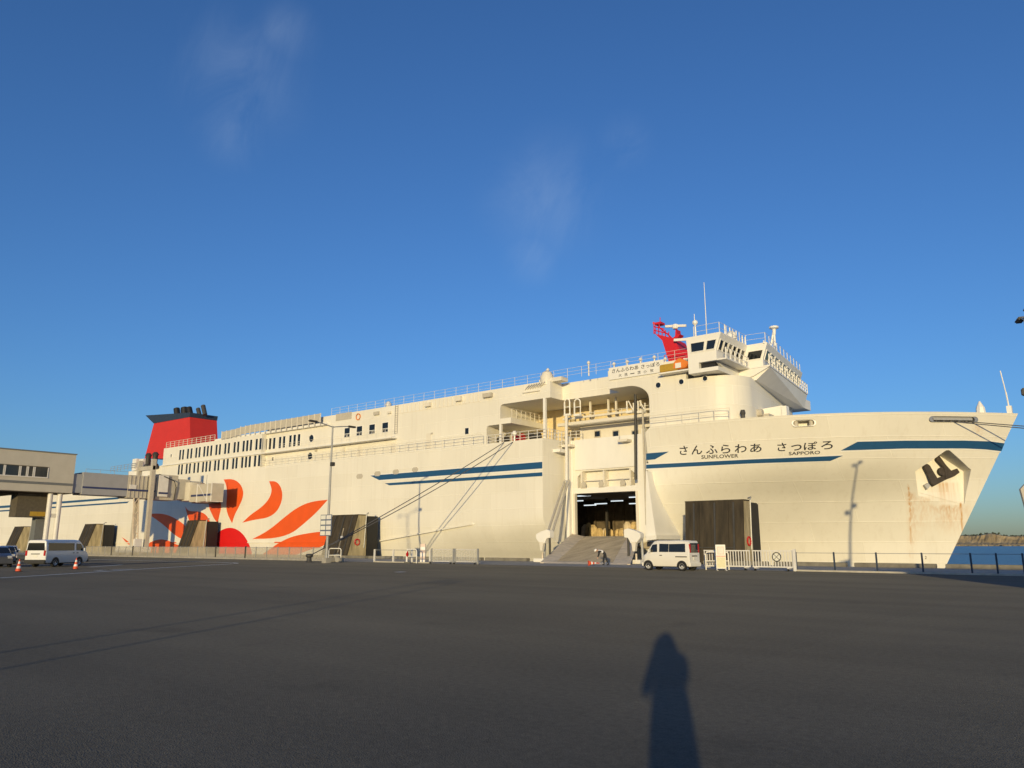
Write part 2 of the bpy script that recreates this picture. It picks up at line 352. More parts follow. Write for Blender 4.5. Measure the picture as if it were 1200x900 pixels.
def tag(o, label, cat, group=None):
    o['label'] = label; o['category'] = cat
    if group: o['group'] = group
    return o
def struct(o): o['kind'] = 'structure'; return o
def dup(root, loc, rotz, label=None):
    r = root.copy(); COL.objects.link(r); r.location = loc; r.rotation_euler = (0, 0, rotz)
    if label: r['label'] = label
    for ch in [c for c in bpy.data.objects if c.parent == root]:
        c = ch.copy(); COL.objects.link(c); c.parent = r
        for g in [k for k in bpy.data.objects if k.parent == ch]:
            d = g.copy(); COL.objects.link(d); d.parent = c
    return r
def boolean(ob, cutters):
    for c in cutters:
        md = ob.modifiers.new('cut', 'BOOLEAN'); md.operation = 'DIFFERENCE'; md.solver = 'EXACT'; md.object = c
    dg = bpy.context.evaluated_depsgraph_get(); dg.update()
    me = bpy.data.meshes.new_from_object(ob.evaluated_get(dg))
    ob.modifiers.clear(); old = ob.data; ob.data = me
    for c in cutters:
        d = c.data; bpy.data.objects.remove(c); bpy.data.meshes.remove(d)
    me.name = ob.name
    return ob
def sharpen(ob, angle=30):
    bm = bmesh.new(); bm.from_mesh(ob.data)
    for f in bm.faces: f.smooth = True
    for e in bm.edges: e.smooth = not (len(e.link_faces) == 2 and e.calc_face_angle(0) > R(angle))
    bm.to_mesh(ob.data); bm.free()
def raw(mb, name='cutter'):
    me = bpy.data.meshes.new(name); me.from_pydata([tuple(v) for v in mb.v], [], mb.f); me.update()
    bm = bmesh.new(); bm.from_mesh(me); bmesh.ops.recalc_face_normals(bm, faces=bm.faces); bm.to_mesh(me); bm.free()
    o = bpy.data.objects.new(name, me); COL.objects.link(o); return o
def railing(path, h, name, parent, m='white', step=1.5, r=0.03, rails=3, pr=None):
    mb = MB(); path = [Vector(p) for p in path]
    for i in range(len(path) - 1):
        a, b = path[i], path[i + 1]; L = (b - a).length; k = max(1, round(L / step))
        for j in range(k + (1 if i == len(path) - 2 else 0)):
            p = a.lerp(b, j / k); mb.tube([p, p + Vector((0, 0, h))], pr or r, 5)
        for q in range(rails):
            z = Vector((0, 0, h * (q + 1) / rails)); mb.tube([a + z, b + z], r * .8, 5)
    return mb.build(name, m, parent)
# ================================================================== THE SETTING
QY, FY, WZ = 62.0, 49.6, -2.2            # quay edge, fence line, water level
asphalt_mat(); water_mat(); rust_mat()
mb = MB(); mb.box(-1800, 900, -1800, FY, -6, 0); g = struct(mb.build('ground', 'asphalt'))
mb = MB(); mb.box(-1800, 900, FY, QY, -6, 0.0); struct(mb.build('quay_apron', 'concrete'))
kerb_root = thing('quay_kerb', 'low grey concrete kerb of spaced stones along the edge of the quay beside the ferry', 'kerb', (-40, QY - .3, 0))
x = -230.0; i = 0
blk = MB(); blk.box(-2.7, 2.7, -.3, .3, 0, .3); first = blk.build('kerb_stone', 'quay_kerb', kerb_root, local=True, bevel=.03); first.location = (x + 40, 0, 0)
while x < 72:
    x += 6.0
    if -46 < x < -31: continue                     # gap where the ramp lands
    c = first.copy(); COL.objects.link(c); c.location = (x + 40, 0, 0)
# sea
mb = MB(); mb.add([(-9000, QY - .5, WZ), (9000, QY - .5, WZ), (9000, 14000, WZ), (-9000, 14000, WZ)], [(0, 1, 2, 3)]); struct(mb.build('sea', 'water'))
# far shore: pale bluff with scrub on top and rocks at its foot
def atF(px, py, d):
    r = ray(px, py); f = FPX * CP + (py - 450) * SP
    return EYEV + r * (d / f)
NB = 150; mb = MB(); ms = MB(); vs_, fs_ = [], []; rnd = random.Random(3)
prof = []
for i in range(NB + 1):
    px = 1040 + i * 2.6
    h = 21 + 2.2 * math.sin(i * .17) + 1.6 * math.sin(i * .41 + 1) + rnd.uniform(-.7, .7)
    b = atF(px, 640, 1500); d = Vector((b.x, b.y, 0)).normalized()
    b = Vector((b.x, b.y, WZ))
    rows = [b, b + d * 12 + Vector((0, 0, 2.5 + rnd.uniform(0, 1))), b + d * 40 + Vector((0, 0, 6 + rnd.uniform(-1, 1.5))), b + d * (58 + rnd.uniform(-6, 6)) + Vector((0, 0, h * .62)),
            b + d * (70 + rnd.uniform(-6, 6)) + Vector((0, 0, h * .93)), b + d * 90 + Vector((0, 0, h)), b + d * 400 + Vector((0, 0, h)), b + d * 402 + Vector((0, 0, -6))]
    vs_ += rows; prof.append((b + d * 88, h))
for i in range(NB):
    for k in range(7): fs_.append((i * 8 + k, (i + 1) * 8 + k, (i + 1) * 8 + k + 1, i * 8 + k + 1))
mb.add(vs_, fs_); struct(mb.build('shore_bluff', 'cliff'))
ms = MB()
for (b, h) in prof:
    for q in range(3):
        c = b + Vector((rnd.uniform(-14, 14), rnd.uniform(0, 20), h + rnd.uniform(-.6, .4))); r = rnd.uniform(1.0, 2.4)
        ms.lathe(c, [(r * .7, -r * .5), (r * 1.1, 0), (r * .8, r * .6), (r * .25, r * .9)], 6)
o = ms.build('scrub', 'scrub'); o['kind'] = 'stuff'; tag(o, 'dark scrub along the top of the distant pale bluff across the water', 'scrub')
ms = MB()
for i in range(150):
    b = atF(1080 + i * 1.9, 640, 1478 + rnd.uniform(-10, 12)); r = rnd.uniform(1.2, 3.4)
    ms.lathe((b.x, b.y, WZ + rnd.uniform(0, 1)), [(r, -r * .6), (r * rnd.uniform(.9, 1.2), 0), (r * .8, r * .5), (r * .3, r * .9)], 5)
o = ms.build('shore_rocks', 'rock'); o['kind'] = 'stuff'; tag(o, 'rough brown rocks at the foot of the distant bluff across the water', 'rocks')

# painted lines on the asphalt (faded, left of the yard)
def ground_line(pxs, w, name, z=.006, m='line_white'):
    pts = [atZ(a, b, z) for a, b in pxs]; mb = MB()
    for i in range(len(pts) - 1):
        a, b = pts[i], pts[i + 1]; d = (b - a).normalized(); s = Vector((-d.y, d.x, 0)) * w / 2
        mb.add([a - s, b - s, b + s, a + s], [(0, 1, 2, 3)])
    return struct(mb.build(name, m))
ground_line([(0, 677.2), (60, 673.6), (157, 667.4), (215, 663.9), (262, 661.3), (273, 660.7)], .34, 'road_marking')
ground_line([(277.5, 660.2), (275, 659.6), (255, 658.9), (207, 657.8), (107, 655.6)], .4, 'road_marking')
ground_line([(113, 668.6), (123, 668)], .5, 'road_marking'); ground_line([(130, 667.6), (156, 666.8)], .45, 'road_marking')
ground_line([(105, 664.5), (143, 661.8)], .35, 'road_marking')
ground_line([(465, 670.5), (473, 670)], .5, 'road_marking')

# ================================================================== THE FERRY
YS, HB, ZT = 68.0, 13.6, 13.15            # near side of the hull, half breadth, hull top
YC = YS + HB; XST = -214.0
ship = thing('ferry', 'long white car ferry with orange sunflower emblem and red funnel moored at the quay', 'ferry', (-110, YC, WZ))
def stem(z): return -14.0 + z * 7.0 / 13.2
def half(X, z):
    w = sstep((z - 1.0) / 8.6); a = lerp(-62, -35, w); e = stem(z); t = max(0.0, min(1.0, (X - a) / (e - a)))
    tuck = 4.4 * sstep((X + 90) / 42) * max(0.0, min(1.0, (4.6 - z) / 5.2)) ** 2 * (1 - t)
    b = max(0.0, HB * (1 - t ** lerp(1.9, 2.4, w)) - tuck)
    flare = .42 * min(7.0, max(0.0, ZT - z)) * sstep((X + 46) / 24) * math.sqrt(b / HB) * (1 - t ** 6)
    return max(0.0, b - flare) if b > 0 else 0.0
def hullY(X, z): return YC - half(X, z)
def hpt(px, py):
    Y = YS
    for _ in range(40):
        p = atY(px, py, Y); Y = lerp(Y, min(YC, hullY(min(p.x, stem(p.z)), p.z)), .6)
    p = atY(px, py, Y); return p
def hnormal(X, z):
    e = .05; n = Vector(((hullY(X + e, z) - hullY(X - e, z)) / (2 * e), -1, (hullY(X, z + e) - hullY(X, z - e)) / (2 * e)))
    return n.normalized()
anchor_c = hpt(1104, 562)
a1, a2, a3 = hpt(1066, 573), hpt(1107, 592), hpt(1120, 585)
RUST = [(a1.x, .5, a1.z - .2, -.6, .5, .16), (a1.x, .11, a1.z + .5, -.8, 1.0, .16), (a1.x + 1.0, .9, a1.z - .6, 1.5, .35, .3),
        (a2.x + .3, 1.9, a2.z + .1, 2.2, .62, .05), (hpt(1106, 575).x, 1.3, hpt(1106, 563).z, hpt(1106, 594).z, .8, .05), (hpt(1128, 600).x, .13, a2.z + .3, 1.0, 1.3, .10), (hpt(1145, 497).x, .5, hpt(1145, 497).z, 10.9, .5, 0)]
ship_paint()
# --- hull solid
ZL = [-4, -3, -2, -1, -.3] + [i * .55 for i in range(1, 24)] + [ZT]
TC = [0.0] + [(i / 58) for i in range(1, 59)]
def hull_grid():
    cols = []
    for k in range(-1, len(TC)):
        col = []
        for z in ZL:
            if k < 0: X = XST
            else:
                t = TC[k]; t = 1 - (1 - t) ** 1.25; X = lerp(-92, stem(z), t)
            col.append((X, half(X, z) if k < len(TC) - 1 else 0.0, z))
        cols.append(col)
    return cols
cols = hull_grid(); nz_, nc = len(ZL), len(cols)
mb = MB(); V = []; near = {}; far = {}
for i, c in enumerate(cols):
    for j, (X, b, z) in enumerate(c):
        near[i, j] = len(V); V.append((X, YC - b, z))
        if i == nc - 1: far[i, j] = near[i, j]
        else: far[i, j] = len(V); V.append((X, YC + b, z))
F = []
for i in range(nc - 1):
    for j in range(nz_ - 1):
        F.append((near[i, j], near[i + 1, j], near[i + 1, j + 1], near[i, j + 1]))
        F.append((far[i, j], far[i, j + 1], far[i + 1, j + 1], far[i + 1, j]))
    for j in (0, nz_ - 1):
        q = [near[i, j], far[i, j], far[i + 1, j], near[i + 1, j]]
        if i == nc - 2: q = [near[i, j], far[i, j], near[i + 1, j]]
        F.append(tuple(q))
for j in range(nz_ - 1): F.append((near[0, j], near[0, j + 1], far[0, j + 1], far[0, j]))
mb.add(V, F)
hull = raw(mb, 'hull'); hull.data.materials.append(M['hull_paint'])
# cutters
cuts = []
RX0, RX1, RY = -50.1, -37.3, 72.0
c = MB(); c.prism([(RX0, 60, 1.9), (RX1, 60, 1.9), (RX1, RY, 1.9), (RX0 + .28, RY, 1.9), (RX0 + .28, YS + 1.5, 1.9), (RX0, YS, 1.9)], (0, 0, 20)); cuts.append(raw(c))
DX0, DX1, DZ0, DZ1 = -48.75, -40.5, 2.45, 7.15
c = MB(); c.box(DX0, DX1, RY - .5, RY + 4, DZ0, DZ1); cuts.append(raw(c))
c = MB(); c.prism([(-62, 72.6, DZ0 - .01), (-43.2, 72.6, DZ0 - .01), (-43.2, 74.6, DZ0 - .01), (-39, 74.6, DZ0 - .01), (-39, 92, DZ0 - .01), (-62, 92, DZ0 - .01)], (0, 0, DZ1 - DZ0 + .36)); cuts.append(raw(c))
# alcove above the door
c = MB(); p = [(-48.2, 7.75), (-40.9, 7.75), (-40.9, 9.0), (-41.5, 9.6), (-47.5, 9.6), (-48.2, 9.0)]
c.prism([(a, RY - .4, b) for a, b in p], (0, 1.2, 0)); cuts.append(raw(c))
def slot(px0, px1, py0, py1, depth):
    A, B = hpt(px0, (py0 + py1) / 2), hpt(px1, (py0 + py1) / 2); zt, zb = hpt((px0 + px1) / 2, py0).z, hpt((px0 + px1) / 2, py1).z
    C = (A + B) / 2; n = hnormal(C.x, C.z); n.z = 0; n.normalize(); e = Vector((-n.y, n.x, 0))
    if e.dot(B - A) < 0: e = -e
    w, hh = (B - A).dot(e) / 2, (zt - zb) / 2; r = hh * .95; poly = []
    for s, a0 in ((1, -90), (-1, 90)):
        for k in range(7):
            a = R(a0 + 30 * k); poly.append(C + e * (s * (w - r) + math.cos(a) * r) + Vector((0, 0, math.sin(a) * r)))
    return C, n, e, w, hh, poly
s1 = slot(927.5, 956.5, 491.3, 500.3, 1); s2 = slot(1088.5, 1146, 487.8, 495.2, 1)
for s in (s1, s2):
    c = MB(); c.prism([q + s[1] * 2.0 for q in s[5]], -s[1] * 3.2); cuts.append(raw(c))
# anchor pocket
pk = [hpt(*q) for q in ((1072.5, 552), (1109, 527.6), (1113, 527.8), (1138, 550.5), (1130, 591), (1079, 591.5))]
an = hnormal(anchor_c.x, anchor_c.z); anh = Vector((an.x, an.y, 0)).normalized()
pback = anchor_c - anh * 1.05
def to_back(q, off=0.0): # slide along the view-independent horizontal normal to the pocket's back plane
    return q - anh * ((q - pback).dot(anh) - off)
c = MB(); c.loft([q + anh * 2 for q in pk], [to_back(q) for q in pk]); cuts.append(raw(c))
boolean(hull, cuts); sharpen(hull, 28)
hull.parent = ship
for v in hull.data.vertices: v.co -= ORIGIN[ship.name]
hull.name = 'hull'
# --- sheets that lie on the hull (painted stripes, emblem, lettering)
def on_hull(X, z, off=.02):
    return Vector((X, hullY(X, z), z)) + hnormal(X, z) * off
def resample(pl, n):
    L = [0]
    for i in range(len(pl) - 1): L.append(L[-1] + math.hypot(pl[i + 1][0] - pl[i][0], pl[i + 1][1] - pl[i][1]))
    out = []
    for k in range(n + 1):
        s = L[-1] * k / n; i = max(j for j in range(len(pl) - 1) if L[j] <= s + 1e-9); t = (s - L[i]) / (L[i + 1] - L[i])
        out.append((lerp(pl[i][0], pl[i + 1][0], t), lerp(pl[i][1], pl[i + 1][1], t)))
    return out
def stripe(top, bot, n, name='hull_stripe', m='blue', off=.022, par=ship):
    T, B = resample(top, n), resample(bot, n); mb = MB(); V = []; F = []
    for (a, b) in zip(T, B):
        for k in range(4):
            p = hpt(lerp(a[0], b[0], k / 3), lerp(a[1], b[1], k / 3)); V.append(p + hnormal(p.x, p.z) * off)
    for i in range(n):
        for k in range(3): F.append((i * 4 + k, (i + 1) * 4 + k, (i + 1) * 4 + k + 1, i * 4 + k + 1))
    mb.add(V, F); return mb.build(name, m, par, smooth=True, angle=60)
stripe([(434, 557.4), (635.6, 541.2)], [(444.5, 562.6), (635.6, 549)], 4)
stripe([(451, 566.4), (635.6, 553.4)], [(456.5, 568.8), (635.6, 557.9)], 4)
stripe([(-60, 597.3), (147, 582)], [(-60, 600.2), (138, 585)], 4)
stripe([(-60, 602.2), (151.5, 587.6)], [(-60, 603.8), (149, 589.6)], 4)
stripe([(757.3, 531.4), (784, 529.2)], [(757.3, 539.2), (767.5, 538.3)], 6)
stripe([(757.3, 544.5), (880, 538.3), (988, 533.8)], [(757.3, 549.3), (880, 543), (973, 540)], 24)
stripe([(1005, 517.6), (1060, 516.3), (1130, 516.2), (1160, 517.2), (1177.3, 519.5)], [(985, 528), (1060, 525.6), (1130, 525.5), (1155, 526.6), (1173.6, 528.7)], 40)
# white edging below and above the stripes
def edging(pl, w, n): return stripe([(a, b - w) for a, b in pl], pl, n, 'stripe_edging', 'white', .018)
edging([(1003, 517.6), (1060, 516.3), (1130, 516.2), (1160, 517.2), (1177, 519.4)], 1.5, 30); edging([(985, 529.6), (1060, 527.2), (1130, 527.1), (1155, 528.2), (1172.5, 530.4)], 1.6, 30)
edging([(757.3, 544.5), (880, 538.3), (988, 533.8)], 1.4, 20); edging([(757.3, 551), (880, 544.6), (970, 541.6)], 1.7, 20)
edging([(434, 557.4), (635.6, 541.2)], 1.2, 3); edging([(444, 564), (635.6, 550.4)], 1.4, 3)
# sunflower emblem
def smooth_poly(pts, it=2):
    for _ in range(it):
        q = []
        for i in range(len(pts)):
            a, b = pts[i], pts[(i + 1) % len(pts)]
            if len(a) == 3: q.append(a)
            else: q.append((lerp(a[0], b[0], .25), lerp(a[1], b[1], .25)))
            if len(b) == 2 : q.append((lerp(a[0], b[0], .75), lerp(a[1], b[1], .75)))
        pts = q
    return pts
def petal(pts, m='orange', name='painted_petal'):
    mb = MB(); mb.prism([Vector((p.x, YS - .014, p.z)) for p in (atY(q[0], q[1], YS) for q in smooth_poly(pts))], (0, .012, 0))
    return mb.build(name, m, ship)
def z6(l): return [(180 + q[0] / 10, 530 + q[1] / 10) + tuple(q[2:]) for q in l]
def z2(l): return [(150 + q[0] * .24438, 450 + q[1] * .24438) + tuple(q[2:]) for q in l]
petal(z6([(822, 318, 1), (930, 312), (1010, 360), (1054, 450), (1045, 540), (1000, 640), (950, 730), (920, 832, 1), (868, 730), (850, 640), (862, 500), (855, 390)]))
petal(z2([(677, 466, 1), (710, 466), (732, 490), (742, 530), (735, 572), (712, 615), (670, 642), (610, 650), (548, 665, 1), (590, 625), (640, 592), (677, 552), (692, 508)]))
petal(z2([(958, 555, 1), (880, 563), (815, 590), (755, 635), (690, 690), (640, 722), (596, 743, 1), (700, 741), (785, 718), (855, 660), (910, 610)]))
petal([(392, 622, 1), (375, 623), (358, 625.3), (341, 629), (326, 636.5), (316, 644), (303, 653, 1), (330, 655), (348, 650), (364, 643.8), (381, 640)])
petal(z6([(700, 480, 1), (760, 520), (790, 590), (792, 650), (780, 705), (752, 825, 1), (715, 790), (680, 715), (650, 650), (645, 580)]))
petal([(217, 593.5, 1), (221, 599.3), (233, 599), (242, 603), (247.5, 614), (247, 626, 1), (236, 622), (226, 618), (221, 609)])
petal([(173.5, 602.2, 1), (190, 601.6), (202, 605.5), (214, 613), (223, 622), (228, 634, 1), (214, 632.5), (204, 626.5), (193, 616), (183, 608.5)])
petal([(150, 655, 1), (168, 643), (177, 634.5), (188, 631.6), (198, 633.5), (206, 638), (224, 643), (232, 655, 1)])
petal([(142.5, 629.3, 1), (150, 634), (157, 641, 1), (151, 639)])
mb = MB(); mb.prism([Vector((-111.1 + 7.3 * math.cos(a) * 1.02, YS - .014, -3.2 + 7.35 * math.sin(a))) for a in [2 * math.pi * k / 72 for k in range(72)]], (0, .012, 0)); mb.build('painted_sun_disc', 'red', ship)
# lettering
def text_mesh(s, bold=0.0):
    cu = bpy.data.curves.new('lettering', 'FONT'); cu.body = s; cu.size = 1.0; cu.fill_mode = 'FRONT'; cu.resolution_u = 3; cu.offset = bold
    ob = bpy.data.objects.new('lettering', cu); COL.objects.link(ob)
    dg = bpy.context.evaluated_depsgraph_get(); dg.update()
    me = bpy.data.meshes.new_from_object(ob.evaluated_get(dg)); bpy.data.objects.remove(ob)
    vs = [Vector(v.co) for v in me.vertices]; fs = [tuple(p.vertices) for p in me.polygons]; bpy.data.meshes.remove(me)
    x0, x1, y0, y1 = min(v.x for v in vs), max(v.x for v in vs), min(v.y for v in vs), max(v.y for v in vs)
    return [((v.x - x0) / (x1 - x0), (v.y - y0) / (y1 - y0)) for v in vs], fs
def letters(s, fn, m='ink', name='lettering', par=ship, bold=0.0):
    uv, fs = text_mesh(s, bold); mb = MB(); mb.add([fn(u, v) for u, v in uv], fs); return mb.build(name, m, par)
def hull_text(s, pxl, pxr, ytl, ybl, ytr, ybr, bold=0.0):
    A, B = hpt(pxl, ybl), hpt(pxr, ybr); A2, B2 = hpt(pxl, ytl), hpt(pxr, ytr)
    def fn(u, v):
        X = lerp(lerp(A.x, B.x, u), lerp(A2.x, B2.x, u), v); z = lerp(lerp(A.z, B.z, u), lerp(A2.z, B2.z, u), v); return on_hull(X, z, .03)
    letters(s, fn, bold=bold)
def each(word, pxs, ytl, ybl, ytr, ybr, bold=0.0):
    x0, x1 = pxs[0][0], pxs[-1][1]
    for ch, (a, b) in zip(word, pxs):
        ta, tb = (a - x0) / (x1 - x0), (b - x0) / (x1 - x0)
        sm = .28 if ch == 'っ' else 0.0
        hull_text(ch, a, b, lerp(ytl, ytr, ta) + (ybl - ytl) * sm, lerp(ybl, ybr, ta), lerp(ytl, ytr, tb) + (ybl - ytl) * sm, lerp(ybl, ybr, tb), bold)
each('さんふらわあ', [(796.5, 806), (810.5, 823), (827.5, 841), (845, 856), (861, 875), (879, 892.5)], 522.6, 533.2, 519.6, 529.6, .010)
each('さっぽろ', [(911, 921.5), (927, 939.5), (942, 957.5), (962, 976)], 519, 528.8, 516.6, 526, .010)
hull_text('SUNFLOWER', 822, 865.3, 533.4, 537.8, 531.9, 536, .012)
hull_text('SAPPORO', 924.3, 961, 529.6, 533.4, 528.0, 531.9, .012)
# draught marks
hull_text('2', 1083.8, 1085.8, 651.5, 655, 651.5, 655)
# hull fittings: rubbing strake, scuppers
mb = MB(); P0, P1 = atY(437, 634.6, YS), atY(556, 613, YS)
mb.prism([(P0.x, YS + .03, P0.z), (P1.x, YS + .03, P1.z), (P1.x - .3, YS - .14, P1.z - .02), (P0.x, YS - .14, P0.z)], (0, 0, -.16)); mb.build('rubbing_strake', 'hull_paint', ship)
mb = MB(); P0, P1 = atY(-40, 645, YS), atY(437, 634.6, YS)
zz = P1.z
xs_ = [XST + 1] + [atY(p, 640, YS).x for p in (176, 207)] + [-111.1 - 7.45 * math.cos(math.asin((zz + 3.2) / 7.35)), -111.1 + 7.45 * math.cos(math.asin((zz + 3.2) / 7.35))] + [atY(p, 640, YS).x for p in (322, 384)] + [P1.x]
for k in range(len(xs_) - 1):
    mb = MB(); mb.box(xs_[k], xs_[k + 1], YS - .12, YS + .03, zz - .16, zz); mb.build('rubbing_strake', ('hull_paint', 'orange', 'hull_paint', 'red', 'hull_paint', 'orange', 'hull_paint')[k], ship)
for (a, b) in ((421.5, 558.2), (442.5, 555.2), (464, 553), (486.5, 550.4)):
    c0, c1 = atY(a - 3.5, b - 2.5, YS), atY(a + 3.5, b + 2.5, YS)
    mb = MB(); X0, X1, Z0, Z1 = c0.x, c1.x, c1.z, c0.z; k = .22
    mb.prism([(X0 + k, YS - .03, Z0), (X1 - k, YS - .03, Z0), (X1, YS - .03, Z0 + k), (X1, YS - .03, Z1 - k), (X1 - k, YS - .03, Z1), (X0 + k, YS - .03, Z1), (X0, YS - .03, Z1 - k), (X0, YS - .03, Z0 + k)], (0, .026, 0)); mb.build('scupper_cover', 'scupper', ship)
# bow mooring ports: frame, rollers
for s, m in ((s1, 'scupper'), (s2, 'dark_steel')):
    C, n, e, w, hh, poly = s
    mb = MB(); N = len(poly); inn = [C + (q - C) * .86 for q in poly]
    lo = [q + n * .05 for q in poly]; li = [q + n * .06 for q in inn]; bo = [q - n * .5 for q in inn]
    mb.add(lo + li + bo, [(i, (i + 1) % N, (i + 1) % N + N, i + N) for i in range(N)] + [(i + N, (i + 1) % N + N, (i + 1) % N + 2 * N, i + 2 * N) for i in range(N)])
    fr = mb.build('mooring_port', 'white' if s is s1 else 'steel', ship, smooth=True)
    k = 2 if s is s1 else 5
    for j in range(k):
        t = lerp(-.62, .62, j / max(1, k - 1)); b = C + e * (w * t) - n * .35
        mb = MB(); mb.tube([b + Vector((0, 0, -hh * .8)), b + Vector((0, 0, hh * .8))], .2 if s is s1 else .17, 10); mb.build('fairlead_roller', m, fr, smooth=True)
    if s is s2: mb = MB(); mb.beam(C - e * w * .8 - n * .12 + Vector((0, 0, hh * .35)), C + e * w * .8 - n * .12 + Vector((0, 0, hh * .35)), .12, .3); mb.build('guard_bar', 'galv', fr)
# anchor and the ledge in its pocket
ex = Vector((-anh.y, anh.x, 0));  ex = ex if ex.x > 0 else -ex
def to_plane(px, py, off):
    r = ray(px, py); o = pback + anh * off; t = (o - EYEV).dot(anh) / r.dot(anh); return EYEV + r * t
def za(l): return [(1060 + a / 10, 510 + b / 10) for a, b in l]
anchor = MB().prism([to_plane(*q, .40) for q in za([(300, 555), (400, 498), (470, 470), (560, 412), (620, 388), (652, 436), (585, 482), (505, 512), (410, 562), (335, 602)])], -anh * .22).build('anchor', 'anchor_iron', ship, bevel=.04)
for l in ([(222, 366), (240, 346), (266, 332), (298, 350), (348, 436), (392, 506), (410, 546), (340, 590), (308, 565), (274, 470)],
          [(370, 285), (376, 260), (410, 238), (438, 275), (490, 348), (545, 408), (580, 442), (556, 486), (480, 516), (474, 450), (452, 375), (400, 318)]):
    MB().prism([to_plane(*q, .52) for q in za(l)], -anh * .2).build('anchor_fluke', 'anchor_iron', anchor, bevel=.05)
q0 = to_plane(1103, 553, .05)
MB().tube([q0, q0 + anh * .4], .40, 14).build('anchor_shank', 'anchor_iron', anchor, smooth=True)
MB().prism([to_plane(*q, .45) for q in za([(235, 585), (275, 560), (305, 590), (268, 636)])], -anh * .35).build('anchor_stock_end', 'galv', anchor)
lb = [to_plane(1077.5, 577, .03), to_plane(1128.5, 576.5, .03)]; lf = [hpt(1079.3, 591.2) - anh * .02, hpt(1129.7, 590.7) - anh * .02]
mb = MB(); dn = Vector((0, 0, -.25)); mb.add([lb[0], lb[1], lf[1], lf[0], lb[0] + dn - anh * .1, lb[1] + dn - anh * .1, lf[1] + dn - anh * .25, lf[0] + dn - anh * .25], [(0, 1, 2, 3), (7, 6, 5, 4), (0, 4, 5, 1), (1, 5, 6, 2), (2, 6, 7, 3), (3, 7, 4, 0)]); mb.build('anchor_pocket_sill', 'hull_paint', ship)
# jackstaff and bow rails
b = Vector((stem(ZT) - .6, YC, ZT))
mb = MB(); mb.tube([b, b + Vector((-.1, -.1, 2.0))], .07, 6); mb.tube([b + Vector((-.1, -.1, 1.9)), b + Vector((-.3, -.3, 4.0))], .05, 6); mb.box(b.x - .2, b.x + .2, b.y - .5, b.y + .2, ZT, ZT + .7)
mb.build('jackstaff', 'white', ship)
mb = MB(); mb.lathe(b + Vector((-2.0, -2.2, 0)), [(.4, 0), (.35, .5), (.05, 1.1)], 8); mb.build('deck_vent', 'white', ship)
# ------------------------------------------------------------------ superstructure
SY, SZ = 68.9, 19.75
FYS = 2 * YC - SY
def plan_fwd(xa, xf, r, inset=0.0):
    pts = [(xa, SY + inset)]
    for k in range(9):
        a = R(-90 + k * 90 / 8); pts.append((xf - r + math.cos(a) * r, SY + inset + r + math.sin(a) * r))
    pts = pts + [(X, 2 * YC - Y) for X, Y in reversed(pts)]
    return [(X - .14 * max(0, Y - 73) if X > -60 else X, Y) for X, Y in pts]
XA = -104.0; XF = -27.7
mb = MB(); mb.prism([(X, Y, ZT - .06) for X, Y in plan_fwd(XA, XF, 3.4)], (0, 0, SZ - ZT + .06))
sup = raw(mb, 'superstructure'); sup.data.materials.append(M['hull_paint'])
cuts = []
OX0, OXS, OXU, OX1, OY = -59.0, -55.3, -56.9, -37.2, 76.5
prof = [(OX0, ZT - .3), (OX0, 15.1), (OX0 + .1, 15.35), (OX0 + .35, 15.45), (OXS, 15.45), (OXS, 16.1), (OXU, 16.1), (OXU, 17.4), (OXU + .12, 17.68), (OXU + .4, 17.8)]
for k in range(9):
    a = R(90 - k * 90 / 8); prof.append((OX1 - 2.4 + 2.4 * math.cos(a), 16.2 + 1.6 * math.sin(a)))
prof.append((OX1, ZT - .3))
c = MB(); c.prism([(a, 60, b) for a, b in prof], (0, OY - 60, 0)); cuts.append(raw(c))
c = MB(); c.box(-49.6, -42.0, 60, 71.3, 17, 22); cuts.append(raw(c))
c = MB(); c.box(-33.0, -20, 60, 110, 17.65, 22); cuts.append(raw(c))
boolean(sup, cuts); sharpen(sup, 25)
for v in sup.data.vertices: v.co -= ORIGIN[ship.name]
sup.parent = ship
mb = MB(); mb.box(-134.2, XA, YS + .03, 2 * YC - YS - .03, ZT - .05, 18.4); aft = mb.build('aft_deckhouse', 'hull_paint', ship)
mb = MB(); mb.prism([(-134.2, SY + .4, ZT), (-140.5, SY + .4, ZT), (-140.5, SY + .4, 15.6), (-136.5, SY + .4, 15.6), (-134.2, SY + .4, 17.8)], (0, 24, 0)); mb.build('aft_deckhouse_step', 'hull_paint', ship)
mb = MB(); mb.box(-150, -140.5, SY + .6, 94, ZT - .05, 15.3); mb.build('casing', 'white', ship)
for a, b, h in ((160, 541, 2.2), (168, 540, 2.0), (176, 541, 1.6)):
    p = atY(a, b, SY + .5); mb = MB(); mb.box(p.x - .8, p.x + .8, p.y - .4, p.y + .5, 15.3, 15.3 + h); mb.build('deck_vent', 'white', ship)
for a in (173.5, 181.5):
    p = atY(a, 541, SY - .3); mb = MB(); mb.lathe((p.x, p.y, 15.2), [(.75, 0), (.7, .6), (.42, .9), (.45, 2.2), (.6, 2.5), (.3, 2.9)], 10); mb.build('mooring_light', 'dark_steel', ship, smooth=True)
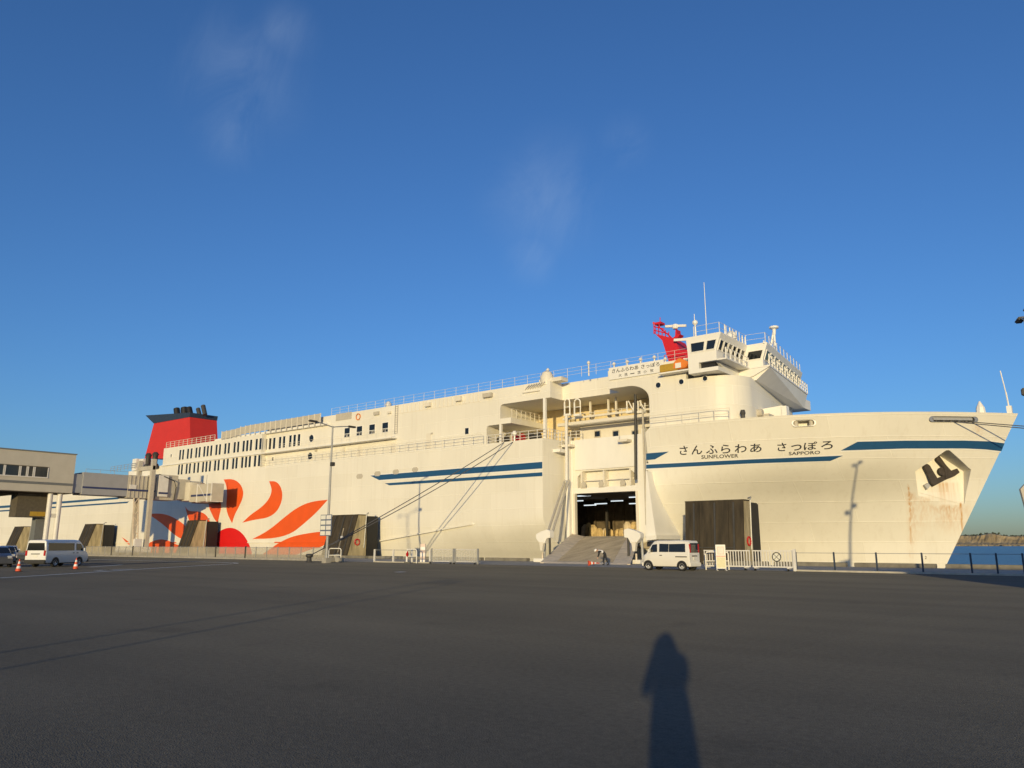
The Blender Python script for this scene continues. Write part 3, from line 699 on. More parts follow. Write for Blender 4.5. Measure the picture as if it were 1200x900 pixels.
# ledge decks
XL = atY(466, 511, SY).x
mb = MB(); mb.box(-134.2, XL, YS - .22, SY + .1, 15.22, 15.38); mb.build('deck_ledge', 'white', ship)
mb = MB(); mb.box(XA + .02, OX0, YS - .03, SY + .1, ZT - .02, ZT + .06); mb.build('walkway', 'white', ship)
railing([(XA, YS + .08, ZT + .06), (OX0, YS + .08, ZT + .06)], 1.15, 'railing', ship, 'cream', 1.6, .035)
railing([(-100, YS - .1, 15.38), (XL, YS - .1, 15.38)], 1.0, 'railing', ship, 'cream', 1.8, .022)
railing([(OX1 + .4, YS + .15, ZT), (-31.5, YS + .15, ZT), (-28.6, YS + .6, ZT)], 1.1, 'railing', ship, 'cream', 1.9, .035, 2)
railing([(-89.0, SY + .5, SZ), (-32.5, SY + .5, SZ)], 1.15, 'railing', ship, 'offwhite', 1.9, .018, 3, .024)
railing([(-118, YS + .3, 18.4), (-134, YS + .3, 18.4)], 1.1, 'railing', ship, 'cream', 1.4, .045)
railing([(-140.5, YS + .8, 15.6), (-156, YS + .8, 15.4)], 1.1, 'railing', ship, 'galv', 1.4, .04)
railing([(-156, YS + .5, ZT), (-206, YS + .5, ZT)], 1.3, 'railing', ship, 'galv', 2.0, .045)
# gutter line below the roof edge, small fittings on the upper wall
mb = MB(); mb.box(XL, -60, SY - .03, SY + .02, 18.52, 18.58)
for i in range(20):
    X = lerp(XL, -60, (i + .5) / 20); mb.box(X - .03, X + .03, SY - .05, SY + .02, 18.6, 19.7)
mb.build('wall_ribs', 'cream', ship)
def wall_bit(px, py, w, h, d, m, name, Y=SY):
    p = atY(px, py, Y); mb = MB(); mb.box(p.x - w / 2, p.x + w / 2, Y - d, Y + .02, p.z - h / 2, p.z + h / 2); return mb.build(name, m, ship)
for a, b, w, h, d, m in ((442, 484.5, 1.0, .45, .25, 'scupper'), (457, 483.5, .6, .3, .3, 'cream'), (503, 474.5, .9, .5, .45, 'cream'), (539, 467.5, .9, .6, .45, 'cream'), (573, 463.5, 1.3, .5, .45, 'scupper'),
                        (403.5, 526.5, .5, .5, .2, 'cream'), (371, 527.5, .4, .4, .2, 'scupper'), (506.5, 508, .35, .2, .1, 'scupper'), (411, 521, .25, .2, .12, 'scupper'), (452, 516, .25, .2, .12, 'scupper')):
    wall_bit(a, b, w, h, d, m, 'wall_fitting')
for a, b in ((421.5, 531), (461, 527), (502.5, 516.5)):            # doors on the walkway
    wall_bit(a, b, .85, 1.9, .04, 'cream', 'side_door')
for px in (465.5,):                                                  # ladder up the wall
    p0, p1 = atY(464.5, 508, SY), atY(464.5, 476, SY); mb = MB()
    for s in (-.25, .25): mb.tube([(p0.x + s, SY - .12, p0.z), (p0.x + s, SY - .12, SZ)], .03, 5)
    k = p0.z
    while k < SZ: mb.tube([(p0.x - .25, SY - .12, k), (p0.x + .25, SY - .12, k)], .02, 5); k += .3
    mb.build('ladder', 'scupper', ship)
# life ring
p = atY(420.3, 488.5, SY); mb = MB(); mb.tube([(p.x + .42 * math.cos(a), SY - .1, p.z + .42 * math.sin(a)) for a in [2 * math.pi * k / 16 for k in range(17)]], .07, 6); mb.build('life_ring', 'lifeboat', ship, smooth=True)
wall_bit(403, 488, 3.4, 1.0, .06, 'scupper', 'wall_grille')
# windows -----------------------------------------------------------
def win_mesh(w, h, fr):
    mb = MB()
    for x0, x1, z0, z1 in ((-w / 2 - fr, -w / 2, -h / 2 - fr, h / 2 + fr), (w / 2, w / 2 + fr, -h / 2 - fr, h / 2 + fr), (-w / 2, w / 2, h / 2, h / 2 + fr), (-w / 2, w / 2, -h / 2 - fr, -h / 2)):
        mb.box(x0, x1, -.06, .02, z0, z1)
    p = MB(); p.box(-w / 2, w / 2, -.012, .02, -h / 2, h / 2)
    return mb, p
WC = {}
def window(px, pyt, pyb, w, Y, fr=.05, fixed=None, bar=False):
    t, b = atY(px, pyt, Y), atY(px, pyb, Y); h = round((t.z - b.z) * 20) / 20 if fixed is None else fixed[1]; z = (t.z + b.z) / 2 if fixed is None else fixed[0]
    key = (w, h, fr)
    if key not in WC:
        f, p = win_mesh(w, h, fr); fo = f.build('window', 'white', ship, local=True); po = p.build('pane', 'glass', fo, local=True); WC[key] = (fo, po)
    else:
        f0, p0 = WC[key]; fo = f0.copy(); COL.objects.link(fo); fo.parent = ship; po = p0.copy(); COL.objects.link(po); po.parent = fo
    fo.location = Vector((t.x, Y, z)) - ORIGIN[ship.name]
    if bar:
        mb = MB(); mb.box(-w / 2, w / 2, -.03, .0, -h * .18, -h * .12); mb.box(-.03, .03, -.03, 0, -h / 2, -h * .12); mb.build('glazing_bar', 'white', fo, local=True)
    return fo
row1 = [212.5, 216, 221.5, 225.5, 231.2, 235, 240.5, 244.4, 248.5, 254.5, 258.5, 264.8, 268.9, 275.5, 279.7, 286, 290.2, 294.5, 301, 305.5, 312, 316.8, 321.5, 328.3, 333, 340.3, 345.2, 350.3]
row2 = [210.8, 214.3, 219.8, 223.5, 228.8, 233.2, 238.8, 242.7, 246.8, 252.8, 256.8, 262.8, 267.2, 273.8, 277.7, 284.3, 288.7, 293, 299.2, 304]
for px in row1: window(px, 520, 530, .62, YS + .02 if atY(px, 525, YS).x < XA else SY, fixed=(16.83, 1.72))
for px in row2: window(px, 540, 550, .62, YS + .02 if atY(px, 545, YS).x < XA else SY, fixed=(14.25, 1.72))
for px, a, b in ((407.2, 503, 513.2), (421.6, 500.4, 511), (436.4, 498.1, 508.7), (451.8, 495.6, 506.2)): window(px, a, b, 1.15, SY, .1, fixed=(16.95, 1.25), bar=True)
for px, py in ((310.8, 536.6), (320.2, 535.6)): window(px, py - 2, py + 2, .45, SY, .05, fixed=(14.4, .5))
window(201, 532, 535.4, .35, YS + .02, .05, fixed=(16.9, .5)); window(547.3, 508, 512, .6, SY, .06, fixed=(15.1, .75))
for px, py in ((365.2, 514), (363.5, 537.5)):
    p = atY(px, py, SY); z = 16.8 if py < 520 else 14.2
    mb = MB(); mb.tube([(p.x + .58 * math.cos(a), SY - .03, z + .58 * math.sin(a)) for a in [2 * math.pi * k / 20 for k in range(21)]], .07, 6); f = mb.build('porthole', 'white', ship, smooth=True)
    mb = MB(); mb.prism([(p.x + .58 * math.cos(a), SY - .02, z + .58 * math.sin(a)) for a in [2 * math.pi * k / 20 for k in range(20)]], (0, .03, 0)); mb.build('pane', 'glass', f)
for px, py, s in ((771.5, 451.5, .32), (798.5, 447.5, .3), (826.3, 443.6, .28)):
    p = atY(px, py, SY); mb = MB(); mb.tube([(p.x + s * math.cos(a), SY - .03, p.z + s * math.sin(a)) for a in [2 * math.pi * k / 14 for k in range(15)]], .05, 5); f = mb.build('porthole', 'white', ship)
    mb = MB(); mb.prism([(p.x + s * math.cos(a), SY - .02, p.z + s * math.sin(a)) for a in [2 * math.pi * k / 14 for k in range(14)]], (0, .03, 0)); mb.build('pane', 'glass', f)
# wind screens along the aft sun deck, each panel its own piece
X0, X1 = atY(259, 512, YS).x, atY(374.5, 492, YS).x; n = 19; w = (X1 - X0) / n
scr = MB(); scr.box(-w / 2 + .06, w / 2 - .06, -.03, .03, .12, 1.35); s0 = None
for i in range(n):
    X = X0 + w * (i + .5); o = (scr.build('wind_screen', 'scupper', ship, local=True) if s0 is None else s0.copy())
    if s0 is None: s0 = o
    else: COL.objects.link(o)
    o.parent = ship; o.location = Vector((X, YS + .12, lerp(18.4, 18.75, sstep(i / 6)))) - ORIGIN[ship.name]
mb = MB()
for i in range(n + 1): X = X0 + w * i; mb.box(X - .06, X + .06, YS + .06, YS + .18, 18.4, 20.15 if i > 3 else 19.85)
mb.build('screen_posts', 'cream', ship)
mb = MB(); mb.box(XA - 14, -88.8, YS + .35, SY + 2, 18.4, 18.74); mb.build('sun_deck_coaming', 'white', ship)
# roof gear
def roof_bit(px, top_py, r, m='offwhite', Y=SY + 1.5, ball=True):
    p = atY(px, top_py, Y); mb = MB(); mb.tube([(p.x, Y, SZ), (p.x, Y, p.z - r)], .08, 6)
    if ball: mb.lathe((p.x, Y, p.z - r), [(r * .5, -r * .9), (r, -.2 * r), (r * .9, .4 * r), (r * .3, r)], 8)
    return mb.build('deck_lamp', m, ship, smooth=True)
roof_bit(455.3, 470.5, .45); roof_bit(689.7, 423, .2, Y=SY + .8); roof_bit(642, 431.5, .2, Y=SY + .8)
for px, py in ((719.5, 424.5), (735, 421.8), (750.5, 419), (766.7, 416.4), (779.5, 418.5)): roof_bit(px, py, .2, Y=SY + .8)
# liferaft canister and gear on the roof corner near the recess
p = atY(641, 444, SY + .6); mb = MB(); mb.lathe((p.x, SY + .6, SZ), [(.75, -.4), (.8, .5), (.55, 1.1), (.15, 1.35)], 12); mb.box(p.x - .9, p.x + 2.2, SY + .3, SY + 1.6, SZ - .1, SZ + .35); mb.build('crane_pedestal', 'cream', ship, smooth=True)
mb = MB()
for i in range(7):
    p = atY(615 + i * 3, 457 - i * .6, SY - .1); mb.tube([p, p + Vector((.8, -.2, .5))], .05, 5)
mb.box(atY(613, 458, SY).x, atY(633, 455, SY).x, SY - .18, SY - .08, 18.7, 18.8); mb.build('stowed_gangway', 'cream', ship)
# pipes on the low deck of the recess roof
mb = MB(); mb.box(-49.5, -42.1, 71.4, 71.5, 18.55, 18.7)
for i in range(4): X = -49 + i * 1.8; mb.box(X, X + 1.45, 71.5, 71.6, 19.02, 19.14)
for X in (-47.4, -44.0): mb.box(X, X + .3, 71.45, 71.65, 18.7, 19.35)
mb.tube([(-49.4, 71.6, 19.3), (-42.2, 71.6, 19.3)], .03, 5)
mb.build('recess_roof_gear', 'scupper', ship)
# --- inside the open mooring deck
mb = MB(); mb.box(OXU + .02, OX1 - .02, OY - .25, OY - .02, ZT, 17.78); mb.build('mooring_deck_wall', 'wall_warm_bounce', ship)
mb = MB(); mb.box(-48.9, -37.25, 73.7, OY - .3, ZT, 15.0); wh = mb.build('winch_house', 'cream', ship)
for px in (700.5, 722, 744.5):
    p = atY(px, 508.5, 73.7); mb = MB(); mb.box(p.x - .45, p.x + .45, 73.62, 73.72, p.z - .42, p.z + .42); f = mb.build('window', 'scupper', wh)
    mb = MB(); mb.box(p.x - .33, p.x + .33, 73.60, 73.64, p.z - .3, p.z + .3); mb.build('pane', 'glass', ship)
mb = MB(); mb.box(-50.5, -37.25, 72.7, OY - .3, 15.0, 15.28); mb.build('upper_platform', 'white', ship)
railing([(-49.9, 72.8, 15.28), (-37.4, 72.8, 15.28)], 1.0, 'railing', ship, 'cream', 1.7, .05, 2)
railing([(OXS, 69.1, 16.1), (OXS, 76.2, 16.1)], 1.05, 'railing', ship, 'cream', .9, .04, 3)
railing([(OX0 + .3, SY - .2, ZT), (RX0, SY - .2, ZT)], 1.1, 'railing', ship, 'offwhite', 1.2, .04, 3)
railing([(RX0 + .3, SY - .2, ZT), (RX0 + .3, RY, ZT), (-47.8, RY + .4, ZT)], 1.1, 'railing', ship, 'offwhite', .7, .04, 3)
mb = MB(); mb.box(-50.6, -50.3, SY - .05, SY + .25, ZT, 17.8); mb.build('deck_column', 'white', ship)
p = atY(586, 505, SY); mb = MB(); mb.box(p.x - .14, p.x + .14, SY + .02, SY + .3, ZT, 15.45); mb.build('deck_column', 'white', ship)
for X in (-47, -44.6, -43.6, -40.5, -39.0):
    mb = MB(); mb.box(X - .1, X + .1, 73.0, 73.2, 15.28, 17.7 if X < -42 else 17.0); mb.build('davit_post', 'cream', ship)
mb = MB(); mb.beam((-50.2, 72.2, 15.75), (-37.4, 72.2, 15.75), .22, .22); mb.build('hoist_beam', 'cream', ship)
mb = MB(); mb.beam((-50.2, 71.2, 14.95), (-37.4, 71.2, 14.95), .3, .34); mb.build('hoist_beam', 'cream', ship)
for px0, px1 in ((661.5, 667.8), (673, 680.2)):                    # chain frames
    a, b = atY(px0, 468, 71), atY(px1, 486, 71); mb = MB(); lp = []
    x0, x1, z0, z1 = a.x, b.x, b.z, a.z; r = (x1 - x0) / 2
    lp = [(x0, 71, z0), (x0, 71, z1 - r)] + [((x0 + x1) / 2 - r * math.cos(R(k * 30)), 71, z1 - r + r * math.sin(R(k * 30))) for k in range(1, 6)] + [(x1, 71, z1 - r), (x1, 71, z0), (x0, 71, z0)]
    mb.tube(lp, .09, 5); mb.box(x0, x1, 70.8, 71.3, z0 - .12, z0 + .12); mb.box(x0, x1, 70.95, 71.05, (z0 + z1) / 2 - .04, (z0 + z1) / 2 + .04); mb.build('sheave_frame', 'white', ship)
for px0, px1 in ((734.5, 742.5), (747.5, 756)):
    a, b = atY(px0, 470, 71), atY(px1, 481, 71); mb = MB()
    mb.tube([(a.x, 71, a.z), (a.x, 71, b.z), (b.x, 71, b.z), (b.x, 71, a.z - .3)], .09, 5); mb.tube([(a.x + .2, 71, a.z), (b.x - .1, 71, b.z + .1)], .07, 5); mb.box(a.x, b.x, 70.7, 71.3, b.z - .25, b.z); mb.build('sheave_frame', 'white', ship)
# round-headed bollard light, winch shapes on the mooring deck
for X, r, m in ((-57.4, .5, 'dark_steel'), (-55.0, .55, 'mast_red'), (-52.6, .5, 'dark_steel')):
    mb = MB(); mb.lathe((X - .6, SY + 1.2, ZT + .6), [(r, 0), (r, .12), (r * .5, .14), (r * .5, 1.0), (r, 1.02), (r, 1.14)], 12, 'X'); mb.box(X - .8, X + .8, SY + .8, SY + 1.6, ZT, ZT + .25); mb.build('mooring_winch', m, ship, smooth=True)
p = atY(602.6, 507.5, YS + .2); mb = MB(); mb.lathe((p.x, YS + .25, ZT + .9), [(.1, -.9), (.1, -.3), (.28, -.12), (.3, .05), (.15, .28)], 10); mb.build('deck_lamp', 'white', ship, smooth=True)
# --- back panel of the ramp recess
BY = RY - .12
for nm, bx in (('recess_jamb', (RX0 + .3, DX0, BY, RY + .3, 1.9, ZT)), ('recess_jamb', (DX1, RX1 - .02, BY, RY + .3, 1.9, ZT)), ('door_header', (DX0, DX1, BY, RY + .05, DZ1, 7.75)), ('stowed_panel', (DX0 + .35, DX1 - .3, BY - .06, RY + .05, 9.75, ZT))):
    mb = MB(); mb.box(*bx); mb.build(nm, 'white', ship)
mb = MB(); mb.box(RX0 + .3, RX1 - .02, RY - .02, RY + 3, 1.2, DZ0 - .02); mb.build('door_sill', 'ramp_deck', ship)
mb = MB()
for X in (-47.6, -44.7, -41.4): mb.box(X - .09, X + .09, BY - .03, RY + .7, 7.78, 9.55)
mb.box(-48.1, -41, RY + .3, RY + .4, 8.5, 8.6); mb.build('alcove_ribs', 'cream', ship)
for X in (-47.3, -45.0, -42.3):
    mb = MB(); mb.lathe((X, RY - .25, 8.1), [(.32, 0), (.34, .1), (.16, .22), (.16, .35)], 10, 'Y'); mb.prism([(X - .35, RY - .2, 7.7), (X + .35, RY - .2, 7.7), (X, RY - .2, 8.5)], (0, .1, 0)); mb.build('door_cleat', 'scupper', ship, smooth=True)
for X0_, X1_ in ((RX0 + .75, RX0 + 1.15), (DX1 + .9, DX1 + 1.3)):
    mb = MB(); mb.box(X0_, X1_, BY - .5, BY - .02, 2.4, 13.6); mb.build('guide_post', 'white', ship)
for a, b, w in ((DX0, DX0 + .28, 0), (DX1 - .28, DX1, 0)):
    mb = MB(); mb.box(a, b, BY - .1, BY + .35, DZ0, DZ1); mb.build('door_jamb', 'cream', ship)
for X in (-48.9, -41.6):
    mb = MB(); mb.box(X - .6, X + .6, BY - 1.1, BY - .05, 12.35, 12.6); mb.tube([(X - .5, BY - .9, 12.6), (X - .5, BY - .9, 13.3)], .05, 5); mb.build('hinge_bracket', 'cream', ship)
p = atY(652, 528.5, 70.2); mb = MB(); mb.box(p.x - .7, p.x + .9, 69.6, 70.9, p.z + -.2, p.z + .15); mb.build('hinge_bracket', 'white', ship)
railing([(p.x - .7, 69.7, p.z + .15), (p.x - .7, 70.8, p.z + .15), (p.x + .8, 70.8, p.z + .15)], 2.0, 'railing', ship, 'offwhite', .5, .04, 4)
# hoist poles and arms
a = atY(663.6, 486, 70.6); b = atY(664, 563, 70.6); mb = MB(); mb.tube([a, b], .17, 8); mb.build('hoist_pole', 'offwhite', ship, smooth=True)
e = atY(644, 625, 62.5)
for s in (-.25, .3): mb = MB(); mb.tube([b + Vector((s, 0, 0)), e + Vector((s, 0, 0))], .13, 8); mb.build('hoist_arm', 'scupper', ship, smooth=True)
a = atY(744.6, 462, 70.4); b = atY(745, 562, 70.4); mb = MB(); mb.tube([a, b], .15, 8); mb.build('hoist_pole', 'dark_steel', ship, smooth=True)
a = atY(753, 480, 70.2); b = atY(757.5, 615, 69.0); mb = MB(); mb.tube([a, b], .1, 8); mb.build('hoist_pole', 'scupper', ship, smooth=True)
# buttress at the forward edge of the recess
q = [atY(*k, 67.6) for k in ((756.8, 552), (758.2, 552), (768.6, 627), (757.2, 628))]
mb = MB(); mb.prism(q, (0, 5, 0)); mb.build('ramp_buttress', 'white', ship)
q = [atY(*k, 67.2) for k in ((756.6, 628), (769.2, 627), (769.4, 632), (757, 633.5))]
mb = MB(); mb.prism(q, (0, 5, 0)); mb.build('ramp_buttress', 'white', ship)
# --- car deck seen through the door
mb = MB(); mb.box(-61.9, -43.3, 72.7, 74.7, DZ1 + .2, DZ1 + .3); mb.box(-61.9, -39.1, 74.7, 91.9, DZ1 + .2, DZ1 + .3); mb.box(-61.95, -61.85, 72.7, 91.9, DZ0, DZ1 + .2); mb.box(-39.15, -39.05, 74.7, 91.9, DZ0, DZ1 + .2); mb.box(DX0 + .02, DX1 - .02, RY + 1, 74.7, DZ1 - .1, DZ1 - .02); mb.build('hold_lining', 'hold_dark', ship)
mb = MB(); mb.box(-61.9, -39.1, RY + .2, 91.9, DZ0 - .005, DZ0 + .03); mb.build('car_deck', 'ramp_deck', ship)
mb = MB(); mb.box(-61.8, -39.2, 91.5, 91.85, DZ0, DZ1 + .2)
for i in range(15): X = -61.3 + i * 1.5; mb.box(X - .1, X + .1, 91.15, 91.5, DZ0, DZ1)
mb.build('hold_bulkhead', 'hold_brown', ship)
rr = random.Random(5)
for i in range(13):
    X = -58.5 + i * .85 + rr.uniform(-.2, .2); h = rr.uniform(1.0, 2.1); mb = MB(); r = rr.uniform(.5, .75)
    mb.lathe((X, 88.6 + rr.uniform(-.8, .6), DZ0), [(r * .8, 0), (r, h * .3), (r * .85, h * .8), (r * .4, h)], 7); mb.build('lashing_bundle', 'hold_tan' if i % 4 else 'ramp_edge', ship)
for X, w in ((-46.3, .25), (-52, .25)):
    mb = MB(); mb.box(X - w / 2, X + w / 2, 84, 84.3, DZ0, DZ1 + .2); mb.build('pillar', 'hold_dark', ship)
for px, py in ((684.5, 581), (676.5, 587), (691.5, 592), (704, 590.3), (723, 587), (745, 582.5), (745, 590)):
    p = atY(px, py, 76); Y = 76 + (DZ1 + .05 - p.z) * 0; t = ray(px, py); k = (DZ1 + .05 - EYE) / t.z; p = EYEV + t * k
    if p.y > 91 or p.y < 75: p = atY(px, py, 84)
    mb = MB(); mb.box(p.x - .9, p.x + .9, p.y - .08, p.y + .08, p.z - .06, p.z + .06); mb.build('tube_light', 'tube_light', ship)
# --- loading ramp
rb0, rb1 = atZ(621.5, 659.9, .05), atZ(719, 661.6, .05); rb0.y = rb1.y = 56.2
rt0, rt1 = Vector((DX0 + .3, RY - .1, DZ0)), Vector((DX1 - .3, RY - .1, DZ0))
mb = MB(); mb.loft([rb0, rb1, rt1, rt0], [q - Vector((0, 0, .04 if i < 2 else .5)) for i, q in enumerate((rb0, rb1, rt1, rt0))]); ramp = mb.build('loading_ramp', 'ramp_deck', ship)
def on_ramp(u, v, dz=0): return rb0.lerp(rb1, u).lerp(rt0.lerp(rt1, u), v) + Vector((0, 0, dz))
for u0, u1 in ((-.07, .14), (.85, 1.06)):                     # pale flared edges
    mb = MB(); o = -.5 if u0 < 0 else .6
    A = [on_ramp(u0, 0, .02), on_ramp(u1, 0, .02), on_ramp(u1, 1, .03), on_ramp(u0, 1, .35)]
    A[0] = on_ramp(u0 if u0 < .5 else u0, 0, .02)
    if u0 > .5: A[2] = on_ramp(u1, 1, .35); A[3] = on_ramp(u0, 1, .03)
    mb.loft(A, [q - Vector((0, 0, .1)) for q in A]); mb.build('ramp_edge', 'ramp_edge', ramp)
mb = MB(); A = [on_ramp(-.02, -.05, -.02), on_ramp(1.02, -.05, -.02), on_ramp(1.02, .03, .03), on_ramp(-.02, .03, .03)]; mb.loft(A, [q - Vector((0, 0, .05)) for q in A]); mb.build('ramp_flap', 'ramp_edge', ramp)
mb = MB()
for i in range(26):
    v = .06 + i * .035; a, b = on_ramp(.12, v, .02), on_ramp(.85, v, .02); mb.beam(a, b, .05, .03)
mb.build('ramp_cleats', 'ramp_deck', ramp)
# --- funnel
FYN, FYF = 74.0, 79.6
def fpt(px, py): return atY(px, py, FYN)
f = [fpt(169.5, 537), fpt(180.3, 496.4), fpt(222.3, 488.8), fpt(223.8, 538)]
mb = MB(); mb.prism(f, (0, FYF - FYN, 0)); fun = mb.build('funnel', 'funnel_red', ship)
c0 = [fpt(170.8, 486.8), fpt(180.3, 496.2), fpt(222.4, 488.6), fpt(222.6, 483.6)]
z = c0[3].z
mb = MB(); mb.prism([q + Vector((0, -.05, 0)) for q in c0[:3]] + [Vector((c0[2].x + .15, FYN - .05, z))], (0, FYF - FYN + .1, 0)); mb.build('funnel_cap', 'navy', fun)
for px, py0, py1, r, dx in ((207, 486, 479, .6, -.9), (216, 485, 478, .68, -.7), (221.5, 485, 478, .55, -1.1), (232, 486, 479, .4, -.9), (238, 486, 475.5, .42, -1.0), (214, 485, 480, .4, -.5)):
    p = atY(px, py1, FYN + 2.5); mb = MB(); mb.tube([(p.x - dx, p.y, z - .2), (p.x, p.y, p.z)], r, 12); mb.build('exhaust_pipe', 'black' if r > .48 else 'dark_steel', fun, smooth=True)
# --- sign board on the roof edge
sg = [atY(*q, SY - .12) for q in ((713.6, 431.6), (777.6, 420.8), (778, 435.8), (714.2, 445.4))]
sx0, sx1 = sg[0].x, sg[1].x; sz0, sz1 = (sg[2].z + sg[3].z) / 2, (sg[0].z + sg[1].z) / 2
mb = MB(); mb.box(sx0, sx1, SY - .14, SY - .04, sz0, sz1); sb = mb.build('name_board', 'white', ship)
W, H = sx1 - sx0, sz1 - sz0
def board(u0, u1, v0, v1): return lambda u, v: Vector((sx0 + W * lerp(u0, u1, u), SY - .15, sz0 + H * lerp(v0, v1, v)))
letters('さんふらわあ', board(.06, .55, .52, .86), par=sb, bold=.012); letters('さっぽろ', board(.60, .93, .52, .86), par=sb, bold=.012)
for ch, u in (('大', .21), ('洗', .32), ('苫', .56), ('小', .67), ('牧', .79)): letters(ch, board(u - .03, u + .03, .12, .38), par=sb, bold=.01)
mb = MB(); mb.box(sx0 + W * .40, sx0 + W * .475, SY - .16, SY - .14, sz0 + H * .22, sz0 + H * .28); mb.build('painted_dash', 'ink', sb)
# rescue boat on its cradle
p = atY(795, 429.5, SY - .5); zc = p.z
mb = MB(); mb.box(p.x - 1.9, p.x + .1, SY - .9, SY - .1, zc - .45, zc + .35); rbt = mb.build('rescue_boat', 'yellow', ship, bevel=.08)
mb = MB(); mb.prism([(p.x - .5, SY - .92, zc - .3), (p.x + .9, SY - .92, zc - .35), (p.x + 1.3, SY - .92, zc + .2), (p.x + .3, SY - .92, zc + .8), (p.x - .3, SY - .92, zc + .45)], (0, .8, 0)); mb.build('bow', 'lifeboat', rbt, bevel=.08)
mb = MB(); mb.box(p.x - .1, p.x + .5, SY - .98, SY - .93, zc - .25, zc + .25); mb.build('canopy', 'white', rbt)
mb = MB(); mb.box(p.x - 2, p.x + 2.4, SY - 1.0, SY + .02, zc - .62, zc - .48); mb.tube([(p.x + 1.9, SY - .5, zc - .5), (p.x + 1.9, SY - .5, zc + .5), (p.x + .6, SY - .5, zc + .7)], .08, 6); mb.build('boat_cradle', 'white', ship)
# --- red mast
def mpt(px, py, Y): return atY(px, py, Y)
YM = 80.0
mb = MB()
body = [mpt(*q, YM) for q in ((783, 416), (776, 397), (770, 391), (766.5, 390), (768.5, 395), (789, 397), (797, 411), (808, 411), (808, 430), (786, 430))]
body = [mpt(*q, YM) for q in ((784, 425), (776, 399), (767.5, 391), (789.5, 396.5), (797.5, 411), (810, 409), (810, 428))]
mb.prism(body, (0, 3.0, 0)); mast = mb.build('red_mast', 'mast_red', ship)
mb = MB(); pts = [(766.5, 391), (766, 378.5), (772, 378), (773, 384), (784, 393), (788, 397)]
for Y in (YM + .1, YM + 2.9):
    P = [mpt(a, b, Y) for a, b in pts]; mb.tube(P[:1] + P[1:], .09, 5)
    for t in (.33, .66): mb.tube([P[0].lerp(P[1], t), P[5].lerp(P[2], t * .9)], .07, 5)
    for k in range(5): a_ = mpt(768 + k * 4, 391.5 + k * 1.2, Y); mb.tube([a_, a_ + Vector((0, 0, 1.2 - k * .1))], .06, 5)
mb.tube([mpt(766, 378.5, YM), mpt(766, 378.5, YM + 3)], .15, 6); mb.box(*sorted((mpt(767, 378, YM).x, mpt(774.5, 378, YM).x)), YM, YM + 1, mpt(770, 380, YM).z, mpt(770, 377.5, YM).z); mb.tube([mpt(773.5, 378, YM + 1), mpt(773.5, 372, YM + 1)], .05, 5)
mb.build('mast_platform', 'mast_red', mast)
mb = MB(); q = [mpt(*k, YM + .5) for k in ((787, 397), (791, 394), (791.5, 386), (793, 386), (793.5, 392), (797, 391.5), (794, 396))]; mb.prism(q, (0, 1, 0)); mb.build('radar_bracket', 'mast_red', mast)
a, b = mpt(780, 382.6, YM + .8), mpt(804, 381.6, YM + .8); mb = MB(); mb.beam(a, b, .22, .28); mb.lathe(mpt(791.5, 385.5, YM + .8), [(.3, 0), (.38, .2), (.3, .55)], 10); mb.build('radar_scanner', 'white', mast)
a, b = mpt(790, 398.6, YM - .5), mpt(807, 397.6, YM - .5); mb = MB(); mb.beam(a, b, .22, .3); mb.build('radar_scanner', 'white', mast)
railing([Vector((mpt(783, 412, YM).x, YM - 1, 22.2)), Vector((mpt(808, 410, YM).x, YM - 1, 22.2))], 1.0, 'railing', ship, 'mast_red', .9, .05, 2)
# --- wheelhouse
WY = 67.6; wb0, wt0 = 18.8, 21.35
wf = -29.15; YW2 = 74.1; cx = -27.1; YE = 90.5; sw = -.12
cen_f = lambda y: cx + sw * (y - YW2)
plan_b = [(-32.1, WY), (wf, WY), (wf, YW2), (cx, YW2), (cen_f(YE), YE), (-31, YE), (-31, 95.6), (-33.2, 95.6), (-33.2, WY + 3)]
lean = .55
plan_t = [(-32.2, WY - .05), (wf + lean, WY - .05), (wf + lean, YW2 - .05), (cx + lean, YW2 - .05), (cen_f(YE) + lean, YE), (-31 + lean, YE), (-31 + lean, 95.6), (-33.2, 95.6), (-33.2, WY + 3)]
zs = 19.85
mid = [(lerp(a[0], b[0], .35), lerp(a[1], b[1], .35)) for a, b in zip(plan_b, plan_t)]
mb = MB(); mb.loft([(a, b, wb0) for a, b in plan_b], [(a, b, zs) for a, b in plan_b]); mb.loft([(a, b, zs) for a, b in plan_b], [(a, b, wt0) for a, b in plan_t]); wheel = mb.build('wheelhouse', 'white', ship)
